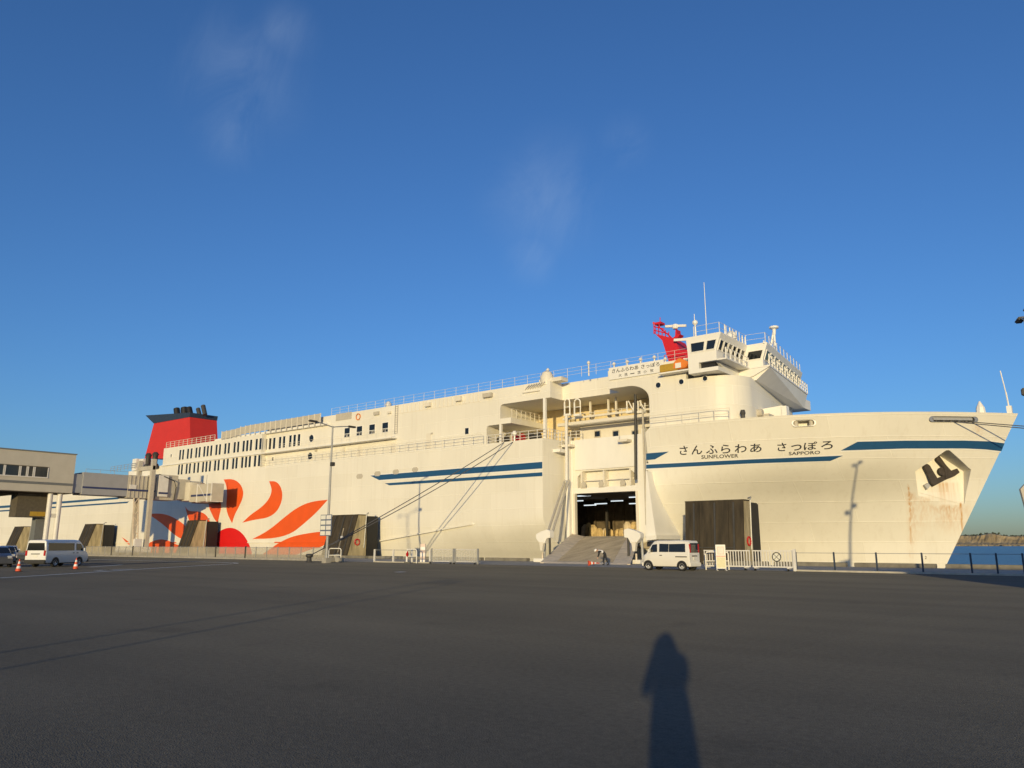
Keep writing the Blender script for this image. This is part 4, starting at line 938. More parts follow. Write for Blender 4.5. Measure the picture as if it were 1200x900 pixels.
def pane_on(a0, a1, b0, b1, s0, s1, t0, t1, name='wheelhouse_window', fr=.09):
    """window on the slanted wall with lower edge a0-a1 and upper edge b0-b1; s along, t up"""
    a0, a1, b0, b1 = map(Vector, (a0, a1, b0, b1)); g = lambda s, t: a0.lerp(a1, s).lerp(b0.lerp(b1, s), t)
    n = (a1 - a0).cross(b0 - a0).normalized()
    if n.dot(EYEV - a0) < 0: n = -n
    L = (a1 - a0).length; ds, dt = fr / L, fr / (b0 - a0).length
    out = [g(s0 - ds, t0 - dt), g(s1 + ds, t0 - dt), g(s1 + ds, t1 + dt), g(s0 - ds, t1 + dt)]; inn = [g(s0, t0), g(s1, t0), g(s1, t1), g(s0, t1)]
    mb = MB()
    mb.add([q + n * .07 for q in out] + [q + n * .07 for q in inn] + [q - n * .01 for q in out] + [q - n * .01 for q in inn], [(i, (i + 1) % 4, (i + 1) % 4 + 4, i + 4) for i in range(4)] + [(i, i + 8, (i + 1) % 4 + 8, (i + 1) % 4) for i in range(4)] + [(i + 4, (i + 1) % 4 + 4, (i + 1) % 4 + 12, i + 12) for i in range(4)])
    fo = mb.build(name, 'white', wheel); mb = MB(); mb.prism([q + n * .015 for q in inn], -n * .03); mb.build('pane', 'glass', fo)
e = lambda i, z, pl: (pl[i][0], pl[i][1], z)
A0, A1, B0, B1 = e(0, zs, plan_b), e(1, zs, plan_b), e(0, wt0, plan_t), e(1, wt0, plan_t)
pane_on(A0, A1, B0, B1, .14, .56, .06, .62); pane_on(A0, A1, B0, B1, .65, .92, .06, .62)
A0, A1, B0, B1 = e(1, zs, plan_b), e(2, zs, plan_b), e(1, wt0, plan_t), e(2, wt0, plan_t)
for i in range(6): pane_on(A0, A1, B0, B1, .05 + i * .158, .05 + i * .158 + .11, .04, .62)
A0, A1, B0, B1 = e(2, zs, plan_b), e(3, zs, plan_b), e(2, wt0, plan_t), e(3, wt0, plan_t); pane_on(A0, A1, B0, B1, .17, .88, .04, .58)
A0, A1, B0, B1 = e(3, zs, plan_b), e(4, zs, plan_b), e(3, wt0, plan_t), e(4, wt0, plan_t)
for i in range(9): pane_on(A0, A1, B0, B1, .03 + i * .107, .03 + i * .107 + .08, .04, .6)
# slot and slab under the near wing
mb = MB(); mb.box(-31.9, wf - .4, WY + .5, 70.5, 18.2, 18.82); mb.build('slot_shade', 'black', ship)  # black block standing in for the shade inside the slot
mb = MB(); mb.box(-33, wf - .12, 70.6, 95, 17.6, 18.76); mb.build('bridge_support', 'white', ship)
mb = MB(); mb.box(-32.1, -31.0, WY, 74, 18.2, 18.8); mb.build('wing_end_plate', 'white', ship)
mb = MB(); mb.prism([(-32.1, WY, 18.2), (wf + .1, WY, 18.2), (wf + .1, WY + 3.5, 18.2), (-31.0, WY + 3.5, 18.2), (-32.1, WY + 3, 18.2)], (0, 0, -.38)); mb.build('wing_slab', 'white', ship)
mb = MB(); mb.prism([(wf - .1, WY + .6, 18.74), (wf - .1, 70.7, 18.74), (wf - .1, 70.7, 17.7)], (-.25, 0, 0)); mb.build('wing_bracket', 'white', ship)
# catwalk in front of the windows
cw = [(wf + .05, WY - .05), (wf + 1.0, WY - .05), (wf + 1.0, YW2 - 1.0), (cx + 1.0, YW2 - 1.0), (cen_f(YE) + 1.0, YE), (cen_f(YE) - .4, YE), (cx - .6, YW2 + .2), (wf + .05, YW2)]
mb = MB(); mb.prism([(a, b, 18.9) for a, b in cw], (0, 0, -.14)); mb.build('catwalk', 'white', ship)
mb = MB(); mb.prism([(wf - .3, YW2 - 1.0, 18.74), (cx + .95, YW2 - 1.0, 18.74), (cx - .7, YW2 - 1.0, 18.0), (wf - .3, YW2 - 1.0, 17.7)], (0, .3, 0)); mb.build('catwalk_bracket', 'white', ship)
mb = MB(); mb.loft([(wf, YW2 - .7, 18.73), (cx + .9, YW2 - .7, 18.73), (cen_f(YE) + .9, YE, 18.73), (wf, YE, 18.73)], [(wf - .5, YW2 - .7, 17.6), (XF + .05, YW2 - .7, 17.6), (XF - .9, YE, 17.2), (wf - .5, YE, 17.2)]); mb.build('bridge_flare', 'white', ship)
railing([(wf + .92, WY, 18.9), (wf + .92, YW2 - 1.05, 18.9)], 1.0, 'railing', ship, 'white', 1.0, .05, 2, .07)
railing([(cx + .95, YW2 - .9, 18.9), (cen_f(YE) + .95, YE, 18.9)], 1.1, 'railing', ship, 'white', 1.1, .05, 3, .07)
# top of the wheelhouse
mb = MB(); mb.prism([(a, b, wt0) for a, b in plan_t], (0, 0, .12)); mb.build('wheelhouse_roof', 'white', ship)
railing([(-31.5, WY + .3, wt0 + .1), (wf + .3, WY + .3, wt0 + .1), (wf + .4, YW2, wt0 + .1), (cx + .3, YW2 + .2, wt0 + .1), (cen_f(YE) + .3, YE, wt0 + .1)], 1.1, 'railing', ship, 'offwhite', 1.6, .022, 2, .045)
def mastlet(px, py, Y, r=.06):
    p = atY(px, py, Y); mb = MB(); mb.tube([(p.x, Y, wt0), (p.x, Y, p.z)], r, 6, r * .5); return mb
mastlet(825, 331, 71, .055).build('whip_antenna', 'white', ship); mastlet(813.5, 368, 70, .06).build('whip_antenna', 'white', ship)
p = atY(814.5, 378, 70); mastlet(814.5, 378, 70, .12).lathe(p, [(.1, -.3), (.28, -.1), (.26, .12), (.08, .28)], 8).build('navigation_lamp', 'white', ship)
p = atY(857, 392, 72); mb = MB(); mb.lathe((p.x, p.y, wt0), [(.2, 0), (.2, .3), (.5, .45), (.55, .8), (.38, 1.15), (.1, 1.3)], 12); mb.build('satellite_dome', 'white', ship, smooth=True)
for px, py in ((849, 380), (855, 384), (862.5, 388), (869.5, 393), (873, 395), (895, 399)): mastlet(px, py, 74, .12).build('roof_post', 'white', ship)
# white lattice mast at the far side of the bridge
mp0, mp1, mtop = atY(900, 412, 80), atY(909, 416, 80), atY(907, 386, 80); mb = MB()
for q in (mp0, mp1, mp0 + Vector((0, 2, 0))): mb.tube([Vector((q.x, q.y, wt0)), mtop], .11, 6)
for t in (.3, .6, .8): mb.tube([Vector((mp0.x, 80, wt0)).lerp(mtop, t), Vector((mp1.x, 80, wt0)).lerp(mtop, t)], .08, 5)
mb.lathe(mtop, [(.15, -.6), (.2, 0), (.5, .12), (.5, .3)], 10); mb.build('signal_mast', 'white', ship)
# small gear on the fore deck
p = atY(890, 481.5, 74); mb = MB(); mb.box(p.x - 1.5, p.x + .9, 74, 75.5, ZT, ZT + 1.1); mb.tube([(p.x - 1, 73.8, ZT + 1.2), (p.x + .4, 73.8, ZT + 1.2)], .35, 8); mb.build('deck_winch', 'scupper', ship)
p = atY(870.5, 484, 70); mb = MB(); mb.lathe((p.x, 70, ZT), [(.22, 0), (.2, .5), (.28, .7), (.2, 1.0)], 8); mb.build('bollard', 'dark_steel', ship)
p = atY(914, 478, 76); mb = MB(); mb.prism([(p.x - 2.6, 76, ZT + 1.9), (p.x + .2, 76, ZT + 2.1), (p.x + .2, 76, ZT), (p.x - .2, 76, ZT)], (0, .4, 0)); mb.box(p.x + .2, p.x + .7, 75.8, 76.6, ZT, ZT + 2.0); mb.build('breakwater', 'white', ship)
# mooring ropes
def rope(a, b, sag, name, label, m='rope', r=.045, group=None):
    pts = [a.lerp(b, t) - Vector((0, 0, sag * 4 * t * (1 - t))) for t in [k / 14 for k in range(15)]]
    o = MB().tube(pts, r, 6).build(name, m, smooth=True); tag(o, label, 'rope', group); return o
bol = Vector((-60.2, 45.2, .55))
rope(atY(590.5, 518.5, YS - .05), bol + Vector((.1, .1, .1)), .25, 'mooring_rope', 'upper of the two mooring ropes running from the open mooring deck to the quay', group='mooring ropes amidships')
rope(atY(601, 518, YS - .05), bol + Vector((-.1, -.1, 0)), .45, 'mooring_rope', 'lower of the two mooring ropes running from the open mooring deck to the quay', group='mooring ropes amidships')
for k, (a, b) in enumerate(((1118, 494.2), (1139, 494.4))):
    q = hpt(a, b); n_ = hnormal(q.x, q.z); rope(q + n_ * .1, Vector((46, 60.8, .6)) + Vector((0, .3 * k, .9 * k)), .5, 'mooring_rope', ('lower', 'upper')[k] + ' of the two mooring ropes leading forward from the bow mooring port', group='mooring ropes at the bow')
def bollard(x, y, label):
    mb = MB(); mb.lathe((x, y, 0), [(.32, 0), (.24, .12), (.2, .42), (.34, .55), (.34, .7), (.2, .78)], 14); o = mb.build('bollard', 'dark_steel', smooth=True); tag(o, label, 'bollard')
bollard(bol.x, bol.y, 'iron quay bollard holding the midship mooring ropes'); bollard(46, 60.9, 'iron quay bollard holding the bow mooring ropes')
# ================================================================== QUAY FENDERS
def fender(px0, px1, label, zt=5.25, yb=62.05, yt=63.8, ring=False):
    X0, X1 = atY(px0, 606, yt).x, atY(px1, 606, yt).x
    t = thing('quay_fender', label, 'fender', ((X0 + X1) / 2, QY + 1, 0), group='fender walls along the quay')
    P = lambda s, v, d=0.0: Vector((lerp(X0, X1, s), lerp(yb, yt, v) + d, lerp(-.6, zt, v)))
    n = Vector((0, -(zt + .6), (yt - yb))).normalized(); k = 4
    for i in range(k):                                       # face plates, joints open
        a, b = i / k + .003, (i + 1) / k - .003
        mb = MB(); mb.prism([P(a, 0), P(b, 0), P(b, 1), P(a, 1)], -n * .15); mb.build('face_plate', 'fender_plate', t)
    for s in (.16, .52, .84):                                # frame bars on the face
        mb = MB(); mb.beam(P(s, .02) + n * .03, P(s, .98) + n * .03, .16, .08); mb.build('frame_bar', 'dark_steel', t)
    mb = MB(); mb.beam(P(0, .33) + n * .03, P(.84, .33) + n * .03, .12, .08); mb.build('frame_bar', 'dark_steel', t)
    for X, w in ((X0, .14), (X1 - .2, .2)):                  # end cheeks
        mb = MB(); mb.prism([(X, yb + .16, -.6), (X, yt + .16, zt - .02), (X, 65.35, zt - .02), (X, 65.35, -.6)], (w, 0, 0)); mb.build('cheek', 'fender_cheek', t)
    mb = MB(); mb.box(X0 + .1, X1 - .05, 65.4, 67.35, -1.5, zt - .08); mb.build('rubber_pad', 'black', t, bevel=.1)
    mb = MB(); mb.box(X0 - .03, X1 + .03, yt + .02, 65.4, zt, zt + .1); mb.build('cap_plate', 'fender_plate', t)
    mb = MB(); mb.tube([(X1 + .02, 65.0, 1.2), (X1 + .05, 65.2, zt + .1), (X1 + .0, 65.5, zt + .35), (X1 - .4, 65.9, zt + .3)], .07, 6); mb.build('hose', 'galv', t, smooth=True)
    if not ring: return t
    c = Vector((X1 + .08, lerp(yb, 65.3, .55), 1.9)); mb = MB()
    mb.tube([c + Vector((0, .36 * math.cos(R(a * 30)), .36 * math.sin(R(a * 30)))) for a in range(13)], .07, 6); mb.build('life_ring', 'mast_red', t, smooth=True)
    return t
fender(803.5, 872, 'tall brown fender wall against the bow behind the small cream van', 5.3, 63.3, 63.8, True)
fender(389.5, 419, 'tall brown fender wall behind the double-armed lamp post with the notice panel', 5.2, ring=True)
fender(220, 232.5, 'brown fender wall in front of the painted red sun disc', 5.2)
fender(100.5, 113, 'brown fender wall beyond the white van, left of the boarding bridge legs', 5.2)
fender(18.5, 29, 'brown fender wall beside the dark column under the terminal', 5.2)

# ================================================================== FENCES ON THE APRON EDGE
def xf(px): return atY(px, 650, FY).x
# translucent panel fence
a, b = xf(100), xf(381.5); n = round((b - a) / 2.0); w = (b - a) / n
fen = thing('panel_fence', 'long low fence of translucent beige panels with thin posts beside the emblem', 'fence', (a, FY, 0))
p0 = MB(); p0.box(.05, w - .05, -.012, .012, .16, 1.28); q0 = MB(); q0.box(-.03, .03, -.05, .05, 0, 1.36)
r0 = MB(); r0.box(-.07, .07, -.08, .08, 0, 1.42)
po = qo = ro = None
for i in range(n + 1):
    if i < n:
        o = p0.build('panel', 'mesh_panel', fen, local=True) if po is None else po.copy()
        if po is None: po = o
        else: COL.objects.link(o)
        o.location = (i * w, 0, 0)
    heavy = i in (4, 7, 17, 20)
    if heavy:
        o = r0.build('post', 'dark_steel', fen, local=True) if ro is None else ro.copy()
        if ro is None: ro = o
        else: COL.objects.link(o)
    else:
        o = q0.build('post', 'galv', fen, local=True) if qo is None else qo.copy()
        if qo is None: qo = o
        else: COL.objects.link(o)
    o.location = (i * w, 0, 0)
mb = MB(); mb.box(0, b - a, -.12, .12, 0, .15); mb.build('base_kerb', 'concrete', fen, local=True)
mb = MB(); mb.tube([(0, 0, 1.31), (b - a, 0, 1.31)], .025, 6); mb.build('top_rail', 'galv', fen, local=True)
# pipe fences
def pipe_fence(pxs, label, mpost, mrail, zs, pr, base=True, name='pipe_fence', rr=.025):
    X = [xf(p) for p in pxs]; t = thing(name, label, 'fence', (X[0], FY, 0))
    for x in X:
        mb = MB(); mb.box(x - pr, x + pr, FY - pr, FY + pr, 0, 1.18); mb.build('post', mpost, t, bevel=.01)
    for z in zs:
        mb = MB(); mb.tube([(X[0], FY, z), (X[-1], FY, z)], rr, 6); mb.build('rail', mrail, t)
    if base: mb = MB(); mb.box(X[0], X[-1], FY - .1, FY + .1, 0, .1); mb.build('base_kerb', 'kerb', t)
    return t
pipe_fence([439, 461, 483, 504], 'white-posted pipe rail fence between the lamp post and the mesh gates', 'offwhite', 'galv', (1.12, .42), .07)
pipe_fence([932.5, 977, 1026.5, 1080, 1137, 1167, 1198, 1260, 1330], 'low rail fence with dark posts in front of the bow', 'navy', 'galv', (1.12,), .045, rr=.018)
mb = MB(); mb.box(xf(932) - .09, xf(932) + .09, FY - .3, FY - .12, 0, 1.35); tag(mb.build('gate_post', 'offwhite', bevel=.02), 'white square post at the end of the barred gates with the round mark', 'post')
def mesh_gate(px0, px1, label):
    x0, x1 = xf(px0), xf(px1); t = thing('rolling_gate', label, 'gate', (x0, FY, 0), group='rolling gates by the ramp')
    mb = MB(); mb.tube([(x0, FY, .18), (x0, FY, 1.2), (x1, FY, 1.2), (x1, FY, .18), (x0, FY, .18)], .035, 6); mb.build('frame', 'offwhite', t)
    mb = MB(); mb.box(x0 + .03, x1 - .03, FY - .01, FY + .01, .2, 1.18); mb.build('mesh_infill', 'wire_panel', t)
    mb = MB()
    for i in range(1, 14): x = lerp(x0, x1, i / 14); mb.tube([(x, FY - .015, .2), (x, FY - .015, 1.18)], .008, 4)
    mb.build('wire', 'galv', t)
    for x in (x0 + .1, x1 - .1):
        mb = MB(); mb.box(x - .08, x + .08, FY - .35, FY + .35, .12, .2); f = mb.build('foot', 'galv', t)
        mb = MB(); mb.lathe((x - .05, FY - .28, .08), [(.08, 0), (.08, .1)], 8, 'X'); mb.build('caster', 'plastic_black', f)
    for x in (x0, x1): mb = MB(); mb.box(x - .06, x + .06, FY - .06, FY + .06, 0, 1.28); mb.build('end_post', 'galv', t)
mesh_gate(506, 531.5, 'grey mesh rolling gate next to the striped red and white barrier post'); mesh_gate(533.5, 560, 'grey mesh rolling gate at the edge of the ramp opening')
def bar_gate(px0, px1, label, mark=False):
    x0, x1 = xf(px0), xf(px1); t = thing('rolling_gate', label, 'gate', (x0, FY - .15, 0), group='rolling gates by the ramp'); L = x1 - x0; y = 0
    mb = MB(); mb.box(0, L, -.03, .03, 1.2, 1.27); mb.build('rail', 'offwhite', t, local=True)
    mb = MB(); mb.box(0, L, -.03, .03, .2, .28); mb.build('rail', 'offwhite', t, local=True)
    n = max(4, round(L / .19)); b0 = None
    for i in range(n + 1):
        if b0 is None: mb = MB(); mb.box(-.028, .028, -.02, .02, .28, 1.2); o = b0 = mb.build('bar', 'offwhite', t, local=True)
        else: o = b0.copy(); COL.objects.link(o)
        o.location = (.04 + (L - .08) * i / n, 0, 0)
    for x in (.25, L - .25):
        mb = MB(); mb.box(x - .06, x + .06, -.3, .3, .12, .2); f = mb.build('foot', 'offwhite', t, local=True)
        mb = MB(); mb.lathe((x - .05, -.26, .08), [(.08, 0), (.08, .1)], 8, 'X'); mb.build('caster', 'plastic_black', f, local=True)
    if mark:
        x = xf(911.3) - x0; z = .86; mb = MB(); mb.prism([(x + .3 * math.cos(R(a * 15)), -.06, z + .3 * math.sin(R(a * 15))) for a in range(24)], (0, .02, 0)); s = mb.build('round_sign', 'paper', t, local=True)
        mb = MB(); mb.tube([(x + .27 * math.cos(R(a * 15)), -.07, z + .27 * math.sin(R(a * 15))) for a in range(25)], .03, 5)
        for d in (1, -1): mb.beam((x - .18, -.07, z - .18 * d), (x + .18, -.07, z + .18 * d), .05, .02)
        mb.build('sign_mark', 'ink', s, local=True)
bar_gate(826, 880, 'white barred rolling gate behind the paper notice stand'); bar_gate(882.5, 930, 'white barred rolling gate with a round crossed-circle sign', True)

# ================================================================== LAMP POSTS
def lamp(x, y, h, label, box_z=None, arm=1.9, panel=False, name='lamp_post', rotz=0.0):
    t = thing(name, label, 'lamp post', (x, y, 0), rotz, group='lamp posts of the quay yard')
    mb = MB(); mb.tube([(0, 0, 0), (0, 0, h * .5), (0, 0, h)], .13, 10, .07); mb.build('pole', 'galv', t, local=True, smooth=True)
    mb = MB(); mb.box(-.3, .3, -.3, .3, 0, .45); mb.build('footing', 'concrete', t, local=True, bevel=.03)
    for s in (-1, 1):
        mb = MB(); mb.tube([(0, 0, h - .1), (0, s * arm * .55, h + .08), (0, s * arm, h + .18)], .05, 6); o = mb.build('arm', 'galv', t, local=True, smooth=True)
        mb = MB(); mb.box(-.17, .17, *sorted((s * (arm - .1), s * (arm + .75))), h + .1, h + .26); mb.build('lamp_head', 'dark_steel', o, local=True, bevel=.05)
    if box_z:
        mb = MB(); mb.box(.02, .42, -.15, .15, box_z, box_z + .35); mb.build('camera_box', 'dark_steel', t, local=True, bevel=.03)
    return t
L1 = atZ(382.3, 659.9)
lt = lamp(L1.x, L1.y, 12.3, 'grey double-armed lamp post carrying a notice panel of small white squares', 8.6)
pb = [atY(*q, L1.y - .2) for q in ((376.2, 603.3), (389, 603.3), (388.3, 628.5), (375.6, 627.3))]
px0_, px1_, pz0, pz1 = pb[0].x, pb[1].x, (pb[2].z + pb[3].z) / 2, pb[0].z
mb = MB(); mb.box(px0_, px1_, L1.y - .22, L1.y - .16, pz0, pz1); np_ = mb.build('notice_panel', 'sign_blue', lt)
for i in range(2):
    for j in range(4):
        w_, h_ = (px1_ - px0_) / 2, (pz1 - pz0) / 4
        mb = MB(); mb.box(px0_ + w_ * i + .06, px0_ + w_ * (i + 1) - .06, L1.y - .235, L1.y - .215, pz0 + h_ * j + .06, pz0 + h_ * (j + 1) - .06); mb.build('notice', 'paper' if i == 0 else 'offwhite', np_)
l2 = lamp(-2.95, 43.5, 12.4, 'grey double-armed lamp post whose shadow falls across the bow', 9.2, arm=.75, rotz=R(15))
mb = MB(); mb.box(-.55, -.15, -.18, .18, 8.6, 8.95); mb.build('loudspeaker', 'dark_steel', l2, local=True, bevel=.04)
rv = Matrix.Rotation(-R(15), 3, 'Z') @ Vector((CF, SF, 0)); mb = MB(); mb.prism([rv * -1.32 + Vector((0, 0, 4.15)), rv * -1.12 + Vector((0, 0, 2.75)), rv * .1 + Vector((0, 0, 2.75)), rv * .1 + Vector((0, 0, 4.7)), rv * -1.0 + Vector((0, 0, 4.45))], Vector((-rv.y, rv.x, 0)) * .12); mb.build('sign_panel', 'bridge_beige', l2, local=True)
lamp(-33.7, -2.7, 14.1, 'grey double-armed lamp post standing in the open yard', None, 2.6, name='lamp_post')
# ================================================================== BARRIERS, NOTICE STAND, CONES
def hoop(px, py, w, h, label, Y=None):
    p = atZ(px, py); t = thing('hoop_barrier', label, 'barrier', (p.x, p.y, 0), PHI, group='white hoop barriers')
    r = .18; mb = MB(); pts = [(-w / 2, 0, 0), (-w / 2, 0, h - r)] + [(-w / 2 + r - r * math.cos(R(k * 22.5)), 0, h - r + r * math.sin(R(k * 22.5))) for k in range(1, 5)] + [(w / 2 - r + r * math.sin(R(k * 22.5)), 0, h - r + r * math.cos(R(k * 22.5))) for k in range(0, 4)] + [(w / 2, 0, h - r), (w / 2, 0, 0)]
    mb.tube(pts, .045, 8); mb.build('hoop', 'white', t, local=True, smooth=True)
    mb = MB(); mb.tube([(-w / 2, 0, h * .5), (w / 2, 0, h * .5)], .035, 8); mb.build('cross_bar', 'white', t, local=True)
    return t
hoop(392, 658.6, 1.15, 1.25, 'white hoop barrier beside the lamp post with the notice panel'); hoop(482, 660, .9, 1.2, 'white hoop barrier by the striped red and white post')
hoop(841, 667.8, 1.5, 1.15, 'white hoop barrier behind the paper notice stand')
p = atZ(394.5, 657.8); t = thing('raised_barrier', 'raised pale barrier arm on a small concrete base by the lamp post', 'barrier', (p.x, p.y, 0), PHI)
mb = MB(); mb.box(-.25, .25, -.25, .25, 0, .7); mb.build('housing', 'concrete', t, local=True, bevel=.04); mb = MB(); mb.beam((0, 0, .5), (.55, 0, 3.2), .1, .08); mb.build('arm', 'rope_pale', t, local=True); mb = MB(); mb.lathe((.4, 0, 2.3), [(.12, -.1), (.16, 0), (.1, .15)], 8); mb.build('lamp', 'offwhite', t, local=True)
p = atZ(387.5, 658.5)
for dx in (0.0, 1.3): mb = MB(); mb.box(p.x + dx - .3, p.x + dx + .3, p.y - .3, p.y + .3, 0, .42); tag(mb.build('concrete_block', 'concrete', bevel=.05), ('small concrete block at the foot of the lamp post', 'small concrete block at the right foot of the hoop barrier by the lamp post')[int(dx > 0)], 'block', 'concrete blocks by the lamp post')
p = atZ(495.3, 659.4); t = thing('barrier_post', 'square red and white striped barrier post next to the mesh gates', 'post', (p.x, p.y, 0), PHI)
for k in range(6): mb = MB(); mb.box(-.22, .22, -.2, .2, k * .28, k * .28 + .28); mb.build('band', 'paper_pink' if k % 2 else 'cone_white', t, local=True)
p = atZ(477, 660); t = thing('warning_stand', 'small red and white warning stand beside the hoop barrier', 'stand', (p.x, p.y, 0), PHI)
mb = MB(); mb.tube([(0, 0, 0), (0, 0, .95)], .04, 6); mb.build('pole', 'cone_white', t, local=True); mb = MB(); mb.lathe((0, 0, .75), [(.02, .3), (.12, .1), (.12, -.1), (.04, -.2)], 8); mb.build('lamp', 'lamp_red', t, local=True); mb = MB(); mb.box(-.25, .25, -.2, .2, 0, .12); mb.build('base', 'plastic_black', t, local=True)
def A_board():
    p = atZ(845.5, 668.6); t = thing('notice_stand', 'white free-standing notice board with two sheets beside the cream van', 'sign', (p.x, p.y, 0), PHI - R(4))
    mb = MB(); mb.box(-.31, .31, -.03, .03, .12, 1.62); bd = mb.build('board', 'white', t, local=True, bevel=.01)
    mb = MB(); mb.box(-.22, .22, -.04, -.031, 1.0, 1.5); mb.build('upper_sheet', 'paper_pink', bd, local=True); mb = MB(); mb.box(-.18, .18, -.046, -.041, 1.05, 1.45); mb.build('upper_print', 'paper', bd, local=True)
    mb = MB(); mb.box(-.28, .28, -.045, -.031, .88, .92); mb.build('shelf', 'cone_orange', bd, local=True)
    mb = MB(); mb.box(-.27, .27, -.04, -.031, .18, .84); mb.build('lower_sheet', 'paper_yellow', bd, local=True)
    for x in (-.28, .28): mb = MB(); mb.beam((x, -.3, 0), (x, .3, 0.04), .06, .05); mb.build('foot', 'offwhite', t, local=True); mb = MB(); mb.box(x - .02, x + .02, -.02, .02, 0, .15); mb.build('leg', 'offwhite', t, local=True)
A_board()
def cone(loc, label, lying=None, h=.75):
    t = thing('traffic_cone', label, 'traffic cone', loc, group='traffic cones')
    zs = [(0.04, .17), (.2, .135), (.34, .105), (.48, .075), (.62, .048), (h, .022)]
    for i in range(5):
        mb = MB(); mb.lathe((0, 0, 0), [(zs[i][1], zs[i][0]), (zs[i + 1][1], zs[i + 1][0])], 14); mb.build('band', 'cone_white' if i % 2 else 'cone_orange', t, local=True, smooth=True)
    mb = MB(); mb.box(-.2, .2, -.2, .2, 0, .04); mb.build('base', 'cone_orange' if lying else 'plastic_black', t, local=True, bevel=.015)
    if lying: t.rotation_euler = lying; t.location.z = .2
    return t
cone(atZ(21.3, 670), 'red and white striped cone standing at the rear corner of the white van'); cone(atZ(88.3, 667.2), 'red and white striped cone standing by the front wheel of the white van')
cone(atZ(689.5, 663), 'red and white cone lying on its side in front of the bending worker', (R(0), R(90), PHI + R(8)), .9)

# ================================================================== RAMP SIDE TOWERS
def tower(px, py, label, flip):
    p = atY(px, py, 59.6); p = Vector((p.x, 59.6, 0)); t = thing('ramp_tower', label, 'hoist tower', (p.x, p.y, 0), group='white hoist towers beside the ramp'); s = -1 if flip else 1
    mb = MB(); mb.prism([(-.95 * s, 0, 2.35), (-.95 * s, 0, 3.05), (-.5 * s, 0, 3.15), (.3 * s, 0, 2.95), (.95 * s, 0, 2.7), (.95 * s, 0, 2.3), (.45 * s, 0, 1.85), (-.2 * s, 0, 1.8), (-.5 * s, 0, 2.3)], (0, .8, 0)); hd = mb.build('housing', 'white', t, local=True, bevel=.04)
    mb = MB(); mb.prism([(-.1 * s, -.05, 1.95), (.45 * s, -.05, 1.95), (.3 * s, -.05, 1.1), (.05 * s, -.05, 1.1)], (0, .4, 0)); mb.build('jack', 'cream', t, local=True)
    mb = MB(); mb.tube([(-.7 * s, .4, .3), (-.68 * s, .4, 2.4)], .13, 10); mb.build('leg', 'dark_steel', t, local=True, smooth=True)
    mb = MB(); mb.tube([(.55 * s, 1.1, .2), (.5 * s, 1.1, 2.2)], .14, 10); mb.build('leg', 'galv', t, local=True, smooth=True)
    mb = MB(); mb.tube([(.25 * s, .3, .1), (.25 * s, .3, .9)], .1, 8); mb.build('leg', 'ramp_edge', t, local=True, smooth=True)
    mb = MB(); mb.box(-1.1, 1.0, -.3, 1.7, 0, .34); mb.build('plinth', 'white', t, local=True, bevel=.04)
    t.scale = (.85, .85, .95)
tower(636, 640, 'white hoist tower standing at the aft edge of the loading ramp', True); tower(741, 640, 'white hoist tower standing at the forward edge of the loading ramp', False)

# ================================================================== TERMINAL AND BOARDING BRIDGE
TX = -115.0
def tz(px, py): return atX(px, py, TX)
c0 = tz(89.6, 533.2); YT = c0.y; zt, zb = c0.z, tz(85, 578).z
term = thing('terminal_building', 'beige elevated ferry terminal wing with a strip of dark windows', 'building', (TX - 8, 20, 0))
mb = MB(); mb.box(TX - 4.5, TX, 30, YT, zb, zt); mb.build('wall', 'terminal_wall', term)
mb = MB(); mb.box(TX - 4.6, TX + .12, 29.9, YT + .1, zt, zt + .14); mb.build('roof_coping', 'terminal_band', term)
b0, b1 = tz(40, 564.2).z, tz(40, 567.2).z; mb = MB(); mb.box(TX - .02, TX + .03, 30, YT + .02, b1, b0); mb.build('dark_band', 'terminal_band', term)
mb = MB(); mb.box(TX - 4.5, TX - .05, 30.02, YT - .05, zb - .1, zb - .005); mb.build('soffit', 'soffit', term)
wz0, wz1 = tz(48, 559).z, tz(48, 547.6).z
edges = [(-40, -22), (-20, 3.9), (5.6, 22.2), (24, 31), (32.8, 38.8), (40.6, 56.2)]
for a, b in edges:
    y0, y1 = tz(a, 553).y, tz(b, 553).y
    mb = MB(); mb.box(TX - .05, TX + .02, y0, y1, wz0, wz1); f = mb.build('window', 'house_glass', term)
    mb = MB(); 
    for q in (y0, y1): mb.box(TX, TX + .07, q - .05, q + .05, wz0, wz1)
    mb.build('mullion', 'offwhite', f)
mb = MB(); mb.box(TX, TX + .08, tz(-40, 553).y, tz(56.4, 553).y, wz1, wz1 + .1); mb.build('window_head', 'soffit', term)
mb = MB(); mb.box(TX, TX + .10, tz(-40, 553).y, tz(56.4, 553).y, wz0 - .12, wz0); mb.build('window_sill', 'offwhite', term)
for px in (55.0, 66.3):
    p = atX(px, 615, TX - .6); mb = MB(); mb.tube([(p.x, p.y, 0), (p.x, p.y, zb)], .33, 12); mb.build('column', 'offwhite', term, smooth=True)
p0, p1 = atX(55, 604, TX - .6), atX(66.3, 604, TX - .6); mb = MB(); mb.box(TX - .8, TX - .4, p0.y, p1.y, p0.z - .25, p0.z + .25); mb.build('tie_beam', 'cream', term)
q0, q1 = atX(20, 590, TX - 2), atX(56, 590, TX - 2); z0 = atX(38, 606, TX - 2).z
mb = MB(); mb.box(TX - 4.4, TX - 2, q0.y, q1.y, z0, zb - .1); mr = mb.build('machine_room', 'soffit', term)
mb = MB(); mb.box(TX - 2, TX - 1.95, lerp(q0.y, q1.y, .45), q1.y, z0 + .15, z0 + .75); mb.build('hazard_band', 'yellow', mr)
